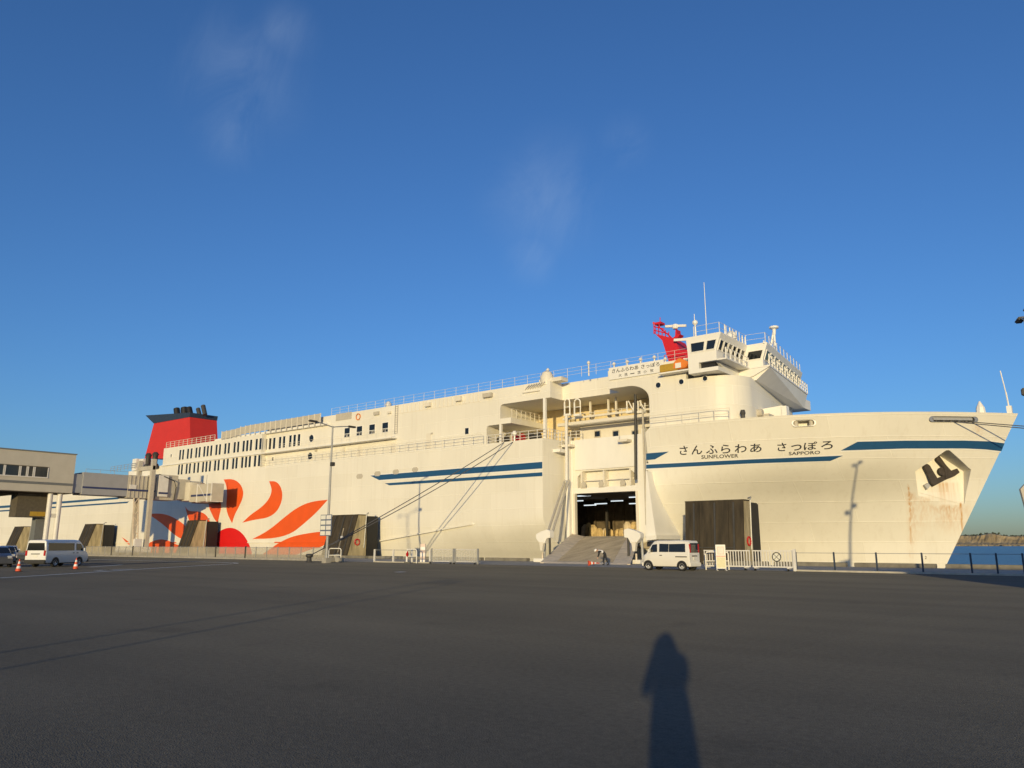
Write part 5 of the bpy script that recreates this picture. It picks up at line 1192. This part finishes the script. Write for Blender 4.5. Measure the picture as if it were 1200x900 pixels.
q0, q1 = atX(37.5, 620, TX - 4), atX(51.5, 620, TX - 4); mb = MB(); mb.box(TX - 4.4, TX - 3, q0.y, q1.y, 0, z0); mb.build('core_column', 'terminal_band', term)
q = atX(5, 580, TX - 3); mb = MB(); mb.prism([(TX - 3, q.y - 6, zb - .1), (TX - 3, q.y + 3, zb - .1), (TX - 3, q.y - 6, zb - 1.6)], (-1.4, 0, 0)); mb.build('stair_soffit', 'soffit', term)
for y in (32.5,):
    for x in (TX - .8, TX - 3.7): mb = MB(); mb.tube([(x, y, 0), (x, y, zb)], .4, 12); mb.build('column', 'offwhite', term, smooth=True)

br = thing('boarding_bridge', 'elevated passenger boarding bridge with navy stripe reaching from terminal to ferry', 'boarding bridge', (TX - 1.5, 56, 0))
def seg(px0, px1, pt, pb, m, name, x0=0.0, depth=3.0, off=0.0):
    a, b = atX(px0, (pt + pb) / 2, TX + off), atX(px1, (pt + pb) / 2, TX + off); m_ = (px0 + px1) / 2; z1, z0 = atX(m_, pt, TX + off).z, atX(m_, pb, TX + off).z
    mb = MB(); mb.box(TX + off - depth, TX + off, a.y, b.y, z0, z1); return mb.build(name, m, br), a.y, b.y, z0, z1
t1, ya, yb, z0, z1 = seg(97, 150, 555, 580.5, 'bridge_grey', 'tunnel_section'); BZ0, BZ1 = z0, z1
seg(85, 98, 555.5, 577.5, 'bridge_grey', 'tunnel_joint', off=-.25)
t2, yc, yd, z0, z1 = seg(150, 183, 557.5, 584, 'bridge_beige', 'tunnel_section', off=.12)
for i in range(7):
    y = lerp(yc, yd, (i + .5) / 7); mb = MB(); mb.box(TX + .1, TX + .2, y - .07, y + .07, z0 + .05, z1 - .05); mb.build('panel_rib', 'bridge_beige', t2)
sz0, sz1 = atX(120, 573.2, TX).z, atX(120, 571, TX).z
mb = MB(); mb.box(TX - .01, TX + .03, ya, yb, sz0, sz1); mb.build('navy_stripe', 'bridge_navy', t1)
mb = MB(); mb.box(TX + .19, TX + .23, yc, yd, sz0 - .05, sz1 - .05); mb.build('navy_stripe', 'bridge_navy', t2)
mb = MB(); mb.box(TX + .1, TX + .24, lerp(yc, yd, .05), lerp(yc, yd, .28), z0 + 1.3, z0 + 1.9); mb.build('hatch', 'offwhite', t2)
t3, ye, yf_, z0, z1 = seg(183, 208, 556.5, 586, 'bridge_beige', 'cab', off=.3); seg(186, 197, 557, 582, 'offwhite', 'control_cabinet', depth=1, off=.7)
mb = MB(); mb.box(TX + .69, TX + .74, *(atX(p, 575, TX + .7).y for p in (186, 197)), atX(191, 579, TX + .7).z, atX(191, 576.8, TX + .7).z); mb.build('navy_stripe', 'bridge_navy', t3)
mb = MB(); w = [(TX + .45, ye + .2, z1), (TX + .75, lerp(ye, yf_, .35), z1 - .4), (TX + .78, lerp(ye, yf_, .75), z1 - .9), (TX + .5, lerp(ye, yf_, .9), z1 - 1.8), (TX + .45, lerp(ye, yf_, .85), z0)]; mb.tube(w, .07, 6); mb.build('cable', 'black', t3, smooth=True)
pr = atX(220.5, 576, TX - .5); mb = MB(); rz0, rz1 = atX(220, 587, TX).z, atX(220, 565.5, TX).z
RYc = pr.y + .7; mb.lathe((TX - .5, RYc, 0), [(1.75, rz0), (1.75, rz1)], 28); rot = mb.build('rotunda', 'bridge_beige', br, smooth=True)
mb = MB(); mb.box(TX + 1.18, TX + 1.30, RYc - .25, RYc + .1, lerp(rz0, rz1, .45), lerp(rz0, rz1, .8)); mb.build('slit_window', 'glass', rot)
mb = MB(); mb.box(TX - 2.4, TX + .1, RYc - 1.4, RYc + 1.2, rz1, rz1 + .25); mb.build('rotunda_roof', 'bridge_grey', rot)
mb = MB(); mb.box(TX - 2.6, TX + .2, yf_ + .02, RYc - .9, z0 + .2, z1 - .5); mb.build('vestibule', 'bridge_beige', br)
# last tunnel, parallel to the ship
xe = atY(247, 577, RYc - 1.35).x; ez0, ez1 = atY(250, 587, RYc - 1.35).z, atY(250, 566, RYc - 1.35).z
mb = MB(); mb.box(TX + .9, xe, RYc - 1.15, RYc + .7, ez0 + .05, ez1); t4 = mb.build('tunnel_section', 'bridge_beige', br)
mz0, mz1 = atY(250, 580.3, RYc - 1.35).z, atY(250, 577.9, RYc - 1.35).z; mb = MB(); mb.box(TX + 1.3, xe, RYc - 1.19, RYc - 1.14, mz0, mz1); mb.build('navy_stripe', 'bridge_navy', t4)
for x in (lerp(TX, xe, .42), lerp(TX, xe, .82), xe - .12): mb = MB(); mb.box(x - .1, x + .1, RYc - 1.22, RYc + .75, ez0 - .05, ez1 + .08); mb.build('collar', 'offwhite', t4)
mb = MB(); mb.beam((lerp(TX, xe, .45), RYc - 1.2, ez1), (lerp(TX, xe, .8), RYc - 1.2, ez0 + .3), .08, .06); mb.build('brace', 'offwhite', t4)
mb = MB(); mb.box(TX - 2.6, TX + .6, RYc + 1.2, 67.7, ez0 + .1, ez1 - .1); mb.build('boarding_hood', 'dark_steel', br)
for x in (lerp(TX, xe, .45), lerp(TX, xe, .72)): mb = MB(); mb.tube([(x, RYc - 1, ez1), (x, RYc - 1, ez1 + 1.4)], .05, 6); mb.build('aerial', 'galv', t4)
# lift column, leg and bogie
pc = atX(171.5, 636, TX + .7); 
mb = MB(); mb.box(TX + .35, TX + .95, pc.y - .3, pc.y + .3, .5, 14.2); mb.build('lift_column', 'bridge_beige', br, bevel=.03)
mb = MB(); mb.box(TX - 3.9, TX - 3.3, pc.y - .3, pc.y + .3, .5, 14.2); mb.build('lift_column', 'bridge_beige', br, bevel=.03)
mb = MB(); mb.box(TX - 3.9, TX + .95, pc.y - .2, pc.y + .2, 12.6, 13.2); mb.build('lift_crosshead', 'bridge_beige', br)
pl = atX(160.5, 636, TX + .6); mb = MB()
for s in (-.35, .35):
    mb.beam((TX + .5 , pl.y - .7 + s, 8.3), (TX + .6, pl.y - .2 + s, 1.2), .16, .16)
for k in range(8):
    a, b = k / 8, (k + 1) / 8; s = -.35 if k % 2 else .35; mb.beam((TX + .55, pl.y - .7 + .5 * a + s, lerp(8.3, 1.2, a)), (TX + .55, pl.y - .7 + .5 * b - s, lerp(8.3, 1.2, b)), .09, .09)
mb.build('lattice_leg', 'ramp_edge', br)
mb = MB(); mb.box(TX - 4, TX + 1.2, pl.y - .9, pc.y + .6, .45, 1.25); bo = mb.build('bogie', 'offwhite', br, bevel=.05)
mb = MB(); mb.box(TX + .2, TX + 1.1, pl.y - .6, pl.y + .5, 1.25, 2.4); mb.build('motor_box', 'offwhite', bo, bevel=.05)
for y in (pl.y - .4, pc.y + .1):
    for x in (TX - 3.6, TX + .8): mb = MB(); mb.lathe((x - .15, y, .45), [(.44, 0), (.44, .3)], 16, 'X'); mb.build('wheel', 'tyre', bo, smooth=True)
railing([(TX - .2, ya + .3, BZ1), (TX - .2, yb, BZ1)], .5, 'handrail', br, 'galv', 2.0, .025, 1)

# ================================================================== SHED OUT OF FRAME (put there for its shade on the quay by the bow) AND UNSEEN FRAME ADDED FOR ITS SHADOW LINES
sd = thing('unseen_shed', 'plain grey shed out of view right of the bow fence, placed to shade the quay', 'shed', (10, 20, 0))
u = Vector((LDIR.x, LDIR.y, 0)).normalized(); c0 = Vector((-3.3, 35.2, 0)) - u * 11.5
c0.x += 4.9
mb = MB(); mb.box(c0.x, c0.x + 13, c0.y - 9, c0.y, 0, 4.35); mb.build('wall', 'shed_wall', sd)
mb = MB(); mb.prism([(c0.x - .3, c0.y - 9.3, 4.35), (c0.x - .3, c0.y + .3, 4.35), (c0.x - .3, c0.y + .3, 4.5), (c0.x - .3, c0.y - 9.3, 4.9)], (13.6, 0, 0)); mb.build('roof', 'galv', sd)
mb = MB(); mb.box(c0.x - .05, c0.x, c0.y - 3, c0.y - 2, 0, 2.1); d_ = mb.build('door', 'bridge_grey', sd); mb = MB(); mb.box(c0.x - .12, c0.x - .05, c0.y - 2.25, c0.y - 2.1, 1.0, 1.05); mb.build('handle', 'steel', d_)
for y in (-7, -5): mb = MB(); mb.box(c0.x - .04, c0.x, c0.y + y, c0.y + y + 1.3, 1.2, 2.2); mb.build('window', 'house_glass', sd)
sf = thing('shadow_frame', 'thin grey two-post frame behind the photographer, added to cast shadow lines on the asphalt', 'frame', (-3.7, -13, 0))
f0, f1 = Vector((-14.1, 4.84, 0)) - u * 20, Vector((-12.25, 4.2, 0)) - u * 20
for f in (f0, f1): mb = MB(); mb.tube([f, f + Vector((0, 0, 5.0))], .032, 8); mb.build('post', 'galv', sf)
mb = MB(); mb.tube([f0 + Vector((0, 0, 4.9)), f1 + Vector((0, 0, 4.9))], .05, 8); mb.build('cross_bar', 'galv', sf)
# ================================================================== VEHICLES
def vehicle(name, label, cat, loc, rotz, paint, st, belt, wheels, wr, side_win, wind, rear_win, tail, arch=.07, handles=(), bumper='plastic_black', zlow=.24, mould=None, group=None, clad=False):
    """st: stations (x, z_bottom, z_roof, half width); x forward. body is one lofted shell"""
    t = thing(name, label, cat, loc, rotz, group)
    def prof(x):
        for i in range(len(st) - 1):
            if st[i][0] <= x <= st[i + 1][0]:
                k = (x - st[i][0]) / (st[i + 1][0] - st[i][0]); return [lerp(a, b, k) for a, b in zip(st[i][1:], st[i + 1][1:])]
        return st[-1][1:]
    def sect(x):
        zb, zr, w = prof(x); bl = min(belt, zr - .12)
        th = max(0.0, (zr - bl)) * .13
        return [(w * .93, zb), (w, zb + .14), (w, bl - .05), (w - .012, bl), (w - th * .93, zr - .13), (w - th - .05, zr - .045), (w - th - .16, zr)]
    xs = sorted(set([s[0] for s in st]))
    rings = []
    for x in xs:
        h = sect(x); rings.append([(x, -y, z) for y, z in h] + [(x, y, z) for y, z in reversed(h)])
    mb = MB(); n = len(rings[0]); V = [v for r in rings for v in r]; F = []
    for i in range(len(rings) - 1):
        for k in range(n): F.append((i * n + k, i * n + (k + 1) % n, (i + 1) * n + (k + 1) % n, (i + 1) * n + k))
    F.append(tuple(range(n - 1, -1, -1))); F.append(tuple(range((len(rings) - 1) * n, len(rings) * n))); mb.add(V, F)
    body = mb.build('body', paint, t, local=True, smooth=True, angle=32)
    def side_pt(x, z, s, off=.008):
        h = sect(x)
        for (y0, z0), (y1, z1) in zip(h, h[1:]):
            if z0 <= z <= z1: return Vector((x, s * (lerp(y0, y1, (z - z0) / (z1 - z0)) + off), z))
        return Vector((x, s * (h[2][0] + off), z))
    for s in (-1, 1):
        for poly in side_win:
            P = []
            for i in range(len(poly)):
                a, b = poly[i], poly[(i + 1) % len(poly)]
                P += [(lerp(a[0], b[0], k / 3), lerp(a[1], b[1], k / 3)) for k in range(3)]
            mb = MB(); c = (sum(p[0] for p in P) / len(P), sum(p[1] for p in P) / len(P))
            mb.add([side_pt(p[0], p[1], s) for p in P] + [side_pt(c[0], c[1], s)], [(i, (i + 1) % len(P), len(P)) for i in range(len(P))]); mb.build('side_window', 'car_glass', t, local=True)
        for (x, z) in handles:
            p = side_pt(x, z, s); mb = MB(); mb.box(p.x - .09, p.x + .09, p.y - .02, p.y + .02, z - .025, z + .025); mb.build('door_handle', 'plastic_black', t, local=True, bevel=.01)
        if mould:
            for (x0, x1, z) in mould: mb = MB(); a, b = side_pt(x0, z, s), side_pt(x1, z, s); mb.box(x0, x1, min(a.y, b.y) - .012, max(a.y, b.y) + .012, z - .03, z + .03); mb.build('side_moulding', 'plastic_black', t, local=True)
        for xw in wheels:
            w = prof(xw)[2]; r = wr + arch; mb = MB()
            zb_ = prof(xw)[0] - .02
            pts = [(xw + r * math.cos(R(a)), wr + r * math.sin(R(a))) for a in range(-30, 211, 12)]
            pts = [(a, max(b, zb_)) for a, b in pts]
            mb.prism([(a, s * (w + .004), b) for a, b in pts], (0, -s * .03, 0)); mb.build('wheel_arch', 'plastic_black', t, local=True)
            mb = MB(); y1 = s * (w + .012); y0 = s * (w - .19)
            mb.lathe((xw, 0, wr), [(wr * .62, y0), (wr * .95, y0), (wr, y0 + s * .03), (wr, y1 - s * .03), (wr * .94, y1), (wr * .66, y1), (wr * .62, y1 - s * .06)], 22, 'Y'); ty = mb.build('wheel', 'tyre', t, local=True, smooth=True)
            mb = MB(); mb.lathe((xw, 0, wr), [(wr * .64, y1 - s * .03), (wr * .60, y1 + s * .002), (wr * .5, y1 - s * .02), (wr * .2, y1 - s * .012), (wr * .12, y1 + s * .006)], 18, 'Y'); mb.build('rim', 'rim', ty, local=True, smooth=True)
            mb = MB()
            for k in range(6):
                a = R(k * 60); mb.lathe((xw + wr * .4 * math.cos(a), 0, wr + wr * .4 * math.sin(a)), [(wr * .08, y1 - s * .02), (wr * .07, y1 - s * .006)], 6, 'Y')
            mb.build('rim_hole', 'plastic_black', ty, local=True)
        # lamps, mirror
        x0, z0, z1 = tail; p = side_pt(x0, (z0 + z1) / 2, s); mb = MB(); mb.box(x0 - .03, x0 + .14, *sorted((p.y + s * .008, p.y - s * .14)), z0, z1); mb.build('tail_lamp', 'lamp_red', t, local=True, bevel=.015)
        xm, zm = wind[0][0] + .22, belt + .12; p = side_pt(min(xm, wind[1][0] - .1), zm, s); mb = MB(); mb.box(p.x - .06, p.x + .05, *sorted((p.y + s * .05, p.y + s * .2)), zm - .1, zm + .12); mb.beam((p.x, p.y - s * .02, zm - .04), (p.x, p.y + s * .08, zm - .02), .04, .04); mb.build('mirror', paint, t, local=True)
        xf_ = st[-1][0]; w = st[-1][3]; mb = MB(); mb.box(xf_ - .1, xf_ + .015, *sorted((s * (w - .02), s * (w - .3))), .62, .82); mb.build('headlamp', 'lamp_clear', t, local=True, bevel=.02)
    # windscreen and rear glass
    (xa, za), (xb, zb2) = wind; wa = sect(xa)[5][0] - .06; wb = sect(xb)[3][0] - .08
    nrm = Vector((za - zb2, 0, xb - xa)).normalized()
    mb = MB(); mb.prism([Vector(q) + nrm * .012 for q in ((xa, -wa, za), (xa, wa, za), (xb, wb, zb2), (xb, -wb, zb2))], -nrm * .02); mb.build('windscreen', 'car_glass', t, local=True)
    x0 = st[0][0]; (zr0, zr1, w0, w1) = rear_win
    mb = MB(); mb.prism([(x0 - .008, -w0, zr0), (x0 - .008, w0, zr0), (x0 - .008, w1, zr1), (x0 - .008, -w1, zr1)], (.02, 0, 0)); mb.build('rear_window', 'car_glass', t, local=True)
    wd = st[1][3]
    mb = MB(); mb.box(x0 - .07, x0 + .1, -wd, wd, zlow, zlow + .24); mb.build('bumper', bumper, t, local=True, bevel=.03)
    mb = MB(); mb.box(st[-1][0] - .12, st[-1][0] + .06, -wd + .03, wd - .03, zlow, zlow + .22); mb.build('bumper', bumper, t, local=True, bevel=.03)
    mb = MB(); mb.box(x0 - .02, x0, -.16, .16, zlow + .42, zlow + .58); mb.build('number_plate', 'paper', t, local=True)
    mb = MB(); mb.box(x0 - .02, x0 + .01, -.35, .35, zlow + .62, zlow + .68); mb.build('garnish', bumper if bumper == 'plastic_black' else 'plastic_black', t, local=True)
    mb = MB(); mb.box(st[0][0] + .15, st[-1][0] - .2, -.6, .6, zlow - .06, zlow + .1); mb.build('underbody', 'plastic_black', t, local=True)
    return t
# large white van, seen from behind
rw, fw = atZ(60, 664.6), atZ(94.5, 663.2); d = (fw - rw); hd = math.atan2(d.y, d.x)
dv = Vector((math.cos(hd), math.sin(hd), 0)); side = Vector((-dv.y, dv.x, 0))
ctr = (rw + fw) / 2 + side * .8 + dv * .02; ctr.z = 0
vehicle('van', 'long white van seen from its rear corner parked between two striped cones', 'van', ctr, hd, 'van_white',
        [(-2.35, .38, 1.80, .79), (-2.30, .33, 1.93, .84), (-1.6, .3, 1.98, .847), (.85, .3, 1.98, .847), (1.3, .3, 1.94, .845), (1.55, .3, 1.72, .845), (2.02, .3, 1.16, .84), (2.26, .33, 1.0, .80), (2.35, .4, .86, .72)],
        1.12, (-1.30, 1.27), .325, [[(-2.12, 1.18), (.62, 1.18), (.66, 1.72), (-2.08, 1.74)], [(.84, 1.2), (1.72, 1.16), (1.38, 1.68), (.86, 1.7)]],
        ((1.36, 1.90), (2.0, 1.17)), (1.2, 1.74, .72, .64), (-2.35, .82, 1.2), handles=((.55, 1.0), (.98, 1.0)), bumper='plastic_black', zlow=.3)
# small cream van by the bow gates
rw, fw = atZ(806, 669.3), atZ(757.6, 668.0); c = (rw + fw) / 2
vehicle('van', 'small boxy cream van parked side-on by the bow in front of the fender wall', 'van', (c.x, c.y + .62, 0), R(180) - R(2), 'van_cream',
        [(-1.70, .36, 1.72, .66), (-1.64, .3, 1.86, .725), (-1.0, .27, 1.90, .737), (.55, .27, 1.90, .737), (.82, .27, 1.86, .737), (1.02, .27, 1.68, .735), (1.38, .27, 1.13, .73), (1.62, .3, .98, .70), (1.70, .36, .8, .64)],
        1.10, (-1.17, 1.25), .285, [[(-1.45, 1.16), (-.28, 1.16), (-.28, 1.66), (-1.42, 1.68)], [(-.26, 1.16), (.42, 1.16), (.42, 1.68), (-.26, 1.67)], [(.56, 1.16), (1.2, 1.13), (.92, 1.62), (.58, 1.66)]],
        ((.86, 1.83), (1.36, 1.15)), (1.12, 1.72, .62, .54), (-1.70, 1.12, 1.66), handles=((.3, .95),), bumper='van_cream', zlow=.27, mould=[(-1.55, -.75, .87)])
# dark cars at the left edge of the yard
CAR = [(-1.95, .4, .95, .74), (-1.85, .32, 1.05, .82), (-1.5, .28, 1.36, .84), (-1.0, .26, 1.48, .845), (.1, .26, 1.5, .845), (.45, .26, 1.42, .845), (1.1, .26, 1.0, .84), (1.7, .28, .88, .80), (1.93, .34, .74, .70)]
def car(px, py, rot, paint, label):
    p = atZ(px, py); vehicle('car', label, 'car', (p.x, p.y, 0), rot, paint, CAR, .92, (-1.25, 1.22), .3, [[(-1.35, .98), (-.25, .98), (-.25, 1.36), (-1.15, 1.32)], [(-.18, .98), (.78, .96), (.42, 1.3), (-.18, 1.36)]],
            ((.5, 1.39), (1.08, 1.01)), (.98, 1.04, .6, .55), (-1.93, .78, .95), bumper=paint, zlow=.26, handles=((-.4, .86), (.5, .86)), group='cars parked by the terminal')
car(2, 660.6, R(-12), 'car_navy', 'dark navy hatchback with its nose towards the rear of the white van')
car(-8, 664.5, R(-6), 'car_grey', 'dark grey hatchback parked in front of the navy hatchback')
car(8, 656.5, R(-16), 'van_white', 'pale hatchback parked behind the navy hatchback by the terminal columns')

# ================================================================== PEOPLE
def skin_mesh(V, E, rad, root, lv=2):
    me = bpy.data.meshes.new('body'); me.from_pydata([tuple(v) for v in V], E, []); me.update()
    ob = bpy.data.objects.new('body', me); COL.objects.link(ob)
    ob.modifiers.new('skin', 'SKIN'); ob.modifiers['skin'].use_smooth_shade = True
    sv = me.skin_vertices[0].data
    for i, r in enumerate(rad): sv[i].radius = (r, r) if not isinstance(r, tuple) else r; sv[i].use_root = (i == root)
    sb = ob.modifiers.new('sub', 'SUBSURF'); sb.levels = lv; sb.render_levels = lv
    dg = bpy.context.evaluated_depsgraph_get(); dg.update(); out = bpy.data.meshes.new_from_object(ob.evaluated_get(dg)); bpy.data.objects.remove(ob); bpy.data.meshes.remove(me)
    return out
def person(label, loc, rotz, J, regions, extra):
    """J: joints in local space, +x is where the person faces"""
    t = thing('person', label, 'person', loc, rotz)
    names = list(J); V = [Vector(J[k][0]) for k in names]; rad = [J[k][1] for k in names]; ix = {k: i for i, k in enumerate(names)}
    E = [('pelvis', 'waist'), ('waist', 'chest'), ('chest', 'neck'), ('neck', 'head'), ('head', 'crown')]
    for s in 'lr':
        E += [('chest', 'sh_' + s), ('sh_' + s, 'el_' + s), ('el_' + s, 'wr_' + s), ('wr_' + s, 'pa_' + s), ('pelvis', 'hip_' + s), ('hip_' + s, 'kn_' + s), ('kn_' + s, 'an_' + s), ('an_' + s, 'toe_' + s)]
    E = [(ix[a], ix[b]) for a, b in E]
    for s in 'lr':                                             # fingers
        w, p = Vector(J['wr_' + s][0]), Vector(J['pa_' + s][0]); d = (p - w).normalized(); up = Vector((0, 0, 1)) if abs(d.z) < .8 else Vector((1, 0, 0)); sd_ = d.cross(up).normalized(); cu = d.cross(sd_).normalized()
        for k, (o, L) in enumerate(((-.032, .062), (-.011, .075), (.011, .072), (.032, .055))):
            a = len(V); V += [p + sd_ * o + d * .015, p + sd_ * o * 1.1 + d * L * .6 + cu * .006, p + sd_ * o * 1.1 + d * L + cu * .03]; rad += [.0095, .0088, .0075]; E += [(ix['pa_' + s], a), (a, a + 1), (a + 1, a + 2)]
        a = len(V); sg = 1 if s == 'l' else -1; V += [p - d * .03 + sd_ * .035 * sg, p + d * .02 + sd_ * .055 * sg + cu * .02]; rad += [.012, .009]; E += [(ix['pa_' + s], a), (a, a + 1)]
    me = skin_mesh(V, E, rad, ix['pelvis'])
    segs = [(Vector(J[a][0]), Vector(J[b][0]), m) for a, b, m in regions]; order = []
    for _, _, m in segs:
        if m not in order: order.append(m)
    for m in order: me.materials.append(M[m])
    for f in me.polygons:
        c = f.center; best = None
        for a, b, m in segs:
            ab = b - a; k = max(0, min(1, (c - a).dot(ab) / max(1e-6, ab.length_squared))); dd = (a + ab * k - c).length
            if best is None or dd < best[0]: best = (dd, m)
        f.material_index = order.index(best[1])
    link('body', me, None, t); extra(t, J); return t
def face(t, head, fwd, up, r=.1):
    head = Vector(head); fwd = Vector(fwd).normalized(); up = Vector(up).normalized(); sd = fwd.cross(up)
    for s in (-1, 1):
        mb = MB(); mb.lathe(head + fwd * (r * .93) + sd * s * .034 + up * .012, [(.003, -.010), (.011, 0), (.003, .010)], 8); mb.build('eye', 'ink', t, local=True)
        mb = MB(); mb.lathe(head + sd * s * (r * .93) + up * .0, [(.006, -.03), (.016, 0), (.006, .03)], 8); mb.build('ear', 'skin', t, local=True)
    mb = MB(); mb.prism([head + fwd * (r * .92) + up * .02, head + fwd * (r * .92) - up * .03 + sd * .014, head + fwd * (r * .92) - up * .03 - sd * .014], fwd * .018); mb.build('nose', 'skin', t, local=True)
    mb = MB(); mb.beam(head + fwd * (r * .92) - up * .052 - sd * .022, head + fwd * (r * .92) - up * .052 + sd * .022, .012, .01); mb.build('mouth', 'lamp_red', t, local=True)
# worker bending over the cone
pw = atZ(707.5, 662.6); wf_rot = PHI + R(180)
JW = {'pelvis': ((-.12, 0, .93), .15), 'waist': ((.03, 0, 1.06), .14), 'chest': ((.28, 0, 1.18), .155), 'neck': ((.45, 0, 1.19), .06), 'head': ((.56, 0, 1.15), .095), 'crown': ((.66, 0, 1.10), .08)}
for s, y in (('l', -1), ('r', 1)):
    JW.update({'sh_' + s: ((.34, .19 * y, 1.15), .075), 'el_' + s: ((.36, .22 * y, .88), .052), 'wr_' + s: ((.46, .16 * y, .64), .036), 'pa_' + s: ((.49, .15 * y, .57), .035),
               'hip_' + s: ((-.12, .10 * y, .86), .105), 'kn_' + s: ((.02 if s == 'l' else -.2, .11 * y, .47), .072), 'an_' + s: ((-.06 if s == 'l' else -.38, .11 * y, .08), .05), 'toe_' + s: ((.12 if s == 'l' else -.20, .13 * y, .04), .04)})
REGW = [('pelvis', 'waist', 'uniform_dark'), ('waist', 'chest', 'vest_white'), ('neck', 'head', 'skin'), ('head', 'crown', 'skin')]
for s in 'lr': REGW += [('chest', 'sh_' + s, 'vest_white'), ('sh_' + s, 'el_' + s, 'uniform_dark'), ('el_' + s, 'wr_' + s, 'uniform_dark'), ('wr_' + s, 'pa_' + s, 'skin'), ('pelvis', 'hip_' + s, 'uniform_dark'), ('hip_' + s, 'kn_' + s, 'uniform_dark'), ('kn_' + s, 'an_' + s, 'uniform_dark'), ('an_' + s, 'toe_' + s, 'uniform_dark')]
def hard_hat(t, J):
    h = Vector((.60, 0, 1.15)); up = Vector((.62, 0, .5)).normalized(); fw_ = Vector((.5, 0, -.62)).normalized(); sd = up.cross(fw_); mb = MB(); V = []; F = []; n = 16
    for k, (r, hh) in enumerate(((.165, .0), (.135, .005), (.13, .06), (.10, .115), (.04, .14))):
        for a in range(n): V.append(h + (fw_ * math.cos(2 * math.pi * a / n) + sd * math.sin(2 * math.pi * a / n)) * r + up * hh)
    for k in range(4):
        for a in range(n): F.append((k * n + a, k * n + (a + 1) % n, (k + 1) * n + (a + 1) % n, (k + 1) * n + a))
    F.append(tuple(range(4 * n, 5 * n))); mb.add(V, F); mb.build('hard_hat', 'white', t, local=True, smooth=True)
    face(t, (.59, 0, 1.11), fw_, up)
person('worker in white helmet and dark trousers bending down beside the fallen cone', (pw.x, pw.y, 0), wf_rot, JW, REGW, hard_hat)
# the photographer, standing behind the camera (only the long shadow shows)
cf = Vector((-SF, CF, 0)); base = -cf * .40 + Vector((CF, SF, 0)) * -.04
JP = {'pelvis': ((0, 0, .93), .165), 'waist': ((0, 0, 1.08), .16), 'chest': ((.01, 0, 1.33), .175), 'neck': ((.02, 0, 1.50), .075), 'head': ((.05, 0, 1.61), .105), 'crown': ((.045, 0, 1.70), .085)}
for s, y in (('l', 1), ('r', -1)):
    JP.update({'sh_' + s: ((0, .19 * y, 1.38), .085), 'el_' + s: ((.12, .26, 1.06) if s == 'l' else (.14, -.22, 1.14), .07), 'wr_' + s: ((.27, .13 * y, 1.53), .042), 'pa_' + s: ((.30, .10 * y, 1.60), .036),
               'hip_' + s: ((0, .10 * y, .88), .12), 'kn_' + s: ((.02, .11 * y, .48), .085), 'an_' + s: ((-.02, .12 * y, .08), .058), 'toe_' + s: ((.16, .14 * y, .04), .042)})
REGP = [('pelvis', 'waist', 'coat_dark'), ('waist', 'chest', 'coat_dark'), ('neck', 'head', 'skin'), ('head', 'crown', 'hair')]
for s in 'lr': REGP += [('chest', 'sh_' + s, 'coat_dark'), ('sh_' + s, 'el_' + s, 'coat_dark'), ('el_' + s, 'wr_' + s, 'coat_dark'), ('wr_' + s, 'pa_' + s, 'skin'), ('pelvis', 'hip_' + s, 'coat_dark'), ('hip_' + s, 'kn_' + s, 'uniform_dark'), ('kn_' + s, 'an_' + s, 'uniform_dark'), ('an_' + s, 'toe_' + s, 'uniform_dark')]
def coat_hair(t, J):
    mb = MB(); mb.lathe((.0, 0, 0), [(.19, .58), (.205, .9), (.20, 1.12)], 20); mb.build('coat_skirt', 'coat_dark', t, local=True, smooth=True)
    mb = MB(); V = []; F = []; n = 16
    for k, (r, z, x) in enumerate(((.20, 1.40, -.05), (.15, 1.53, -.03), (.130, 1.65, .01), (.100, 1.73, .02), (.045, 1.765, .02))):
        for a in range(n):
            c_ = math.cos(2 * math.pi * a / n); V.append((x + c_ * r * (1.0 if c_ < 0 or k > 2 else .55), math.sin(2 * math.pi * a / n) * r, z))
    for k in range(4):
        for a in range(n): F.append((k * n + a, k * n + (a + 1) % n, (k + 1) * n + (a + 1) % n, (k + 1) * n + a))
    F.append(tuple(range(4 * n, 5 * n))); mb.add(V, F); mb.build('hair', 'hair', t, local=True, smooth=True); face(t, (.055, 0, 1.61), (1, 0, 0), (0, 0, 1))
person('person in a dark coat holding up a phone, casting a long shadow over the asphalt', (base.x, base.y, 0), math.pi / 2 + PHI, JP, REGP, coat_hair)
mb = MB(); mb.box(-.075, .075, -.004, .004, -.036, .036); ph = mb.build('smartphone', 'plastic_black', local=True, bevel=.003)
ph.location = -cf * .045 + Vector((0, 0, EYE - .01)); ph.rotation_euler = (PITCH, 0, PHI); tag(ph, 'black smartphone held up by the person in the dark coat', 'phone')
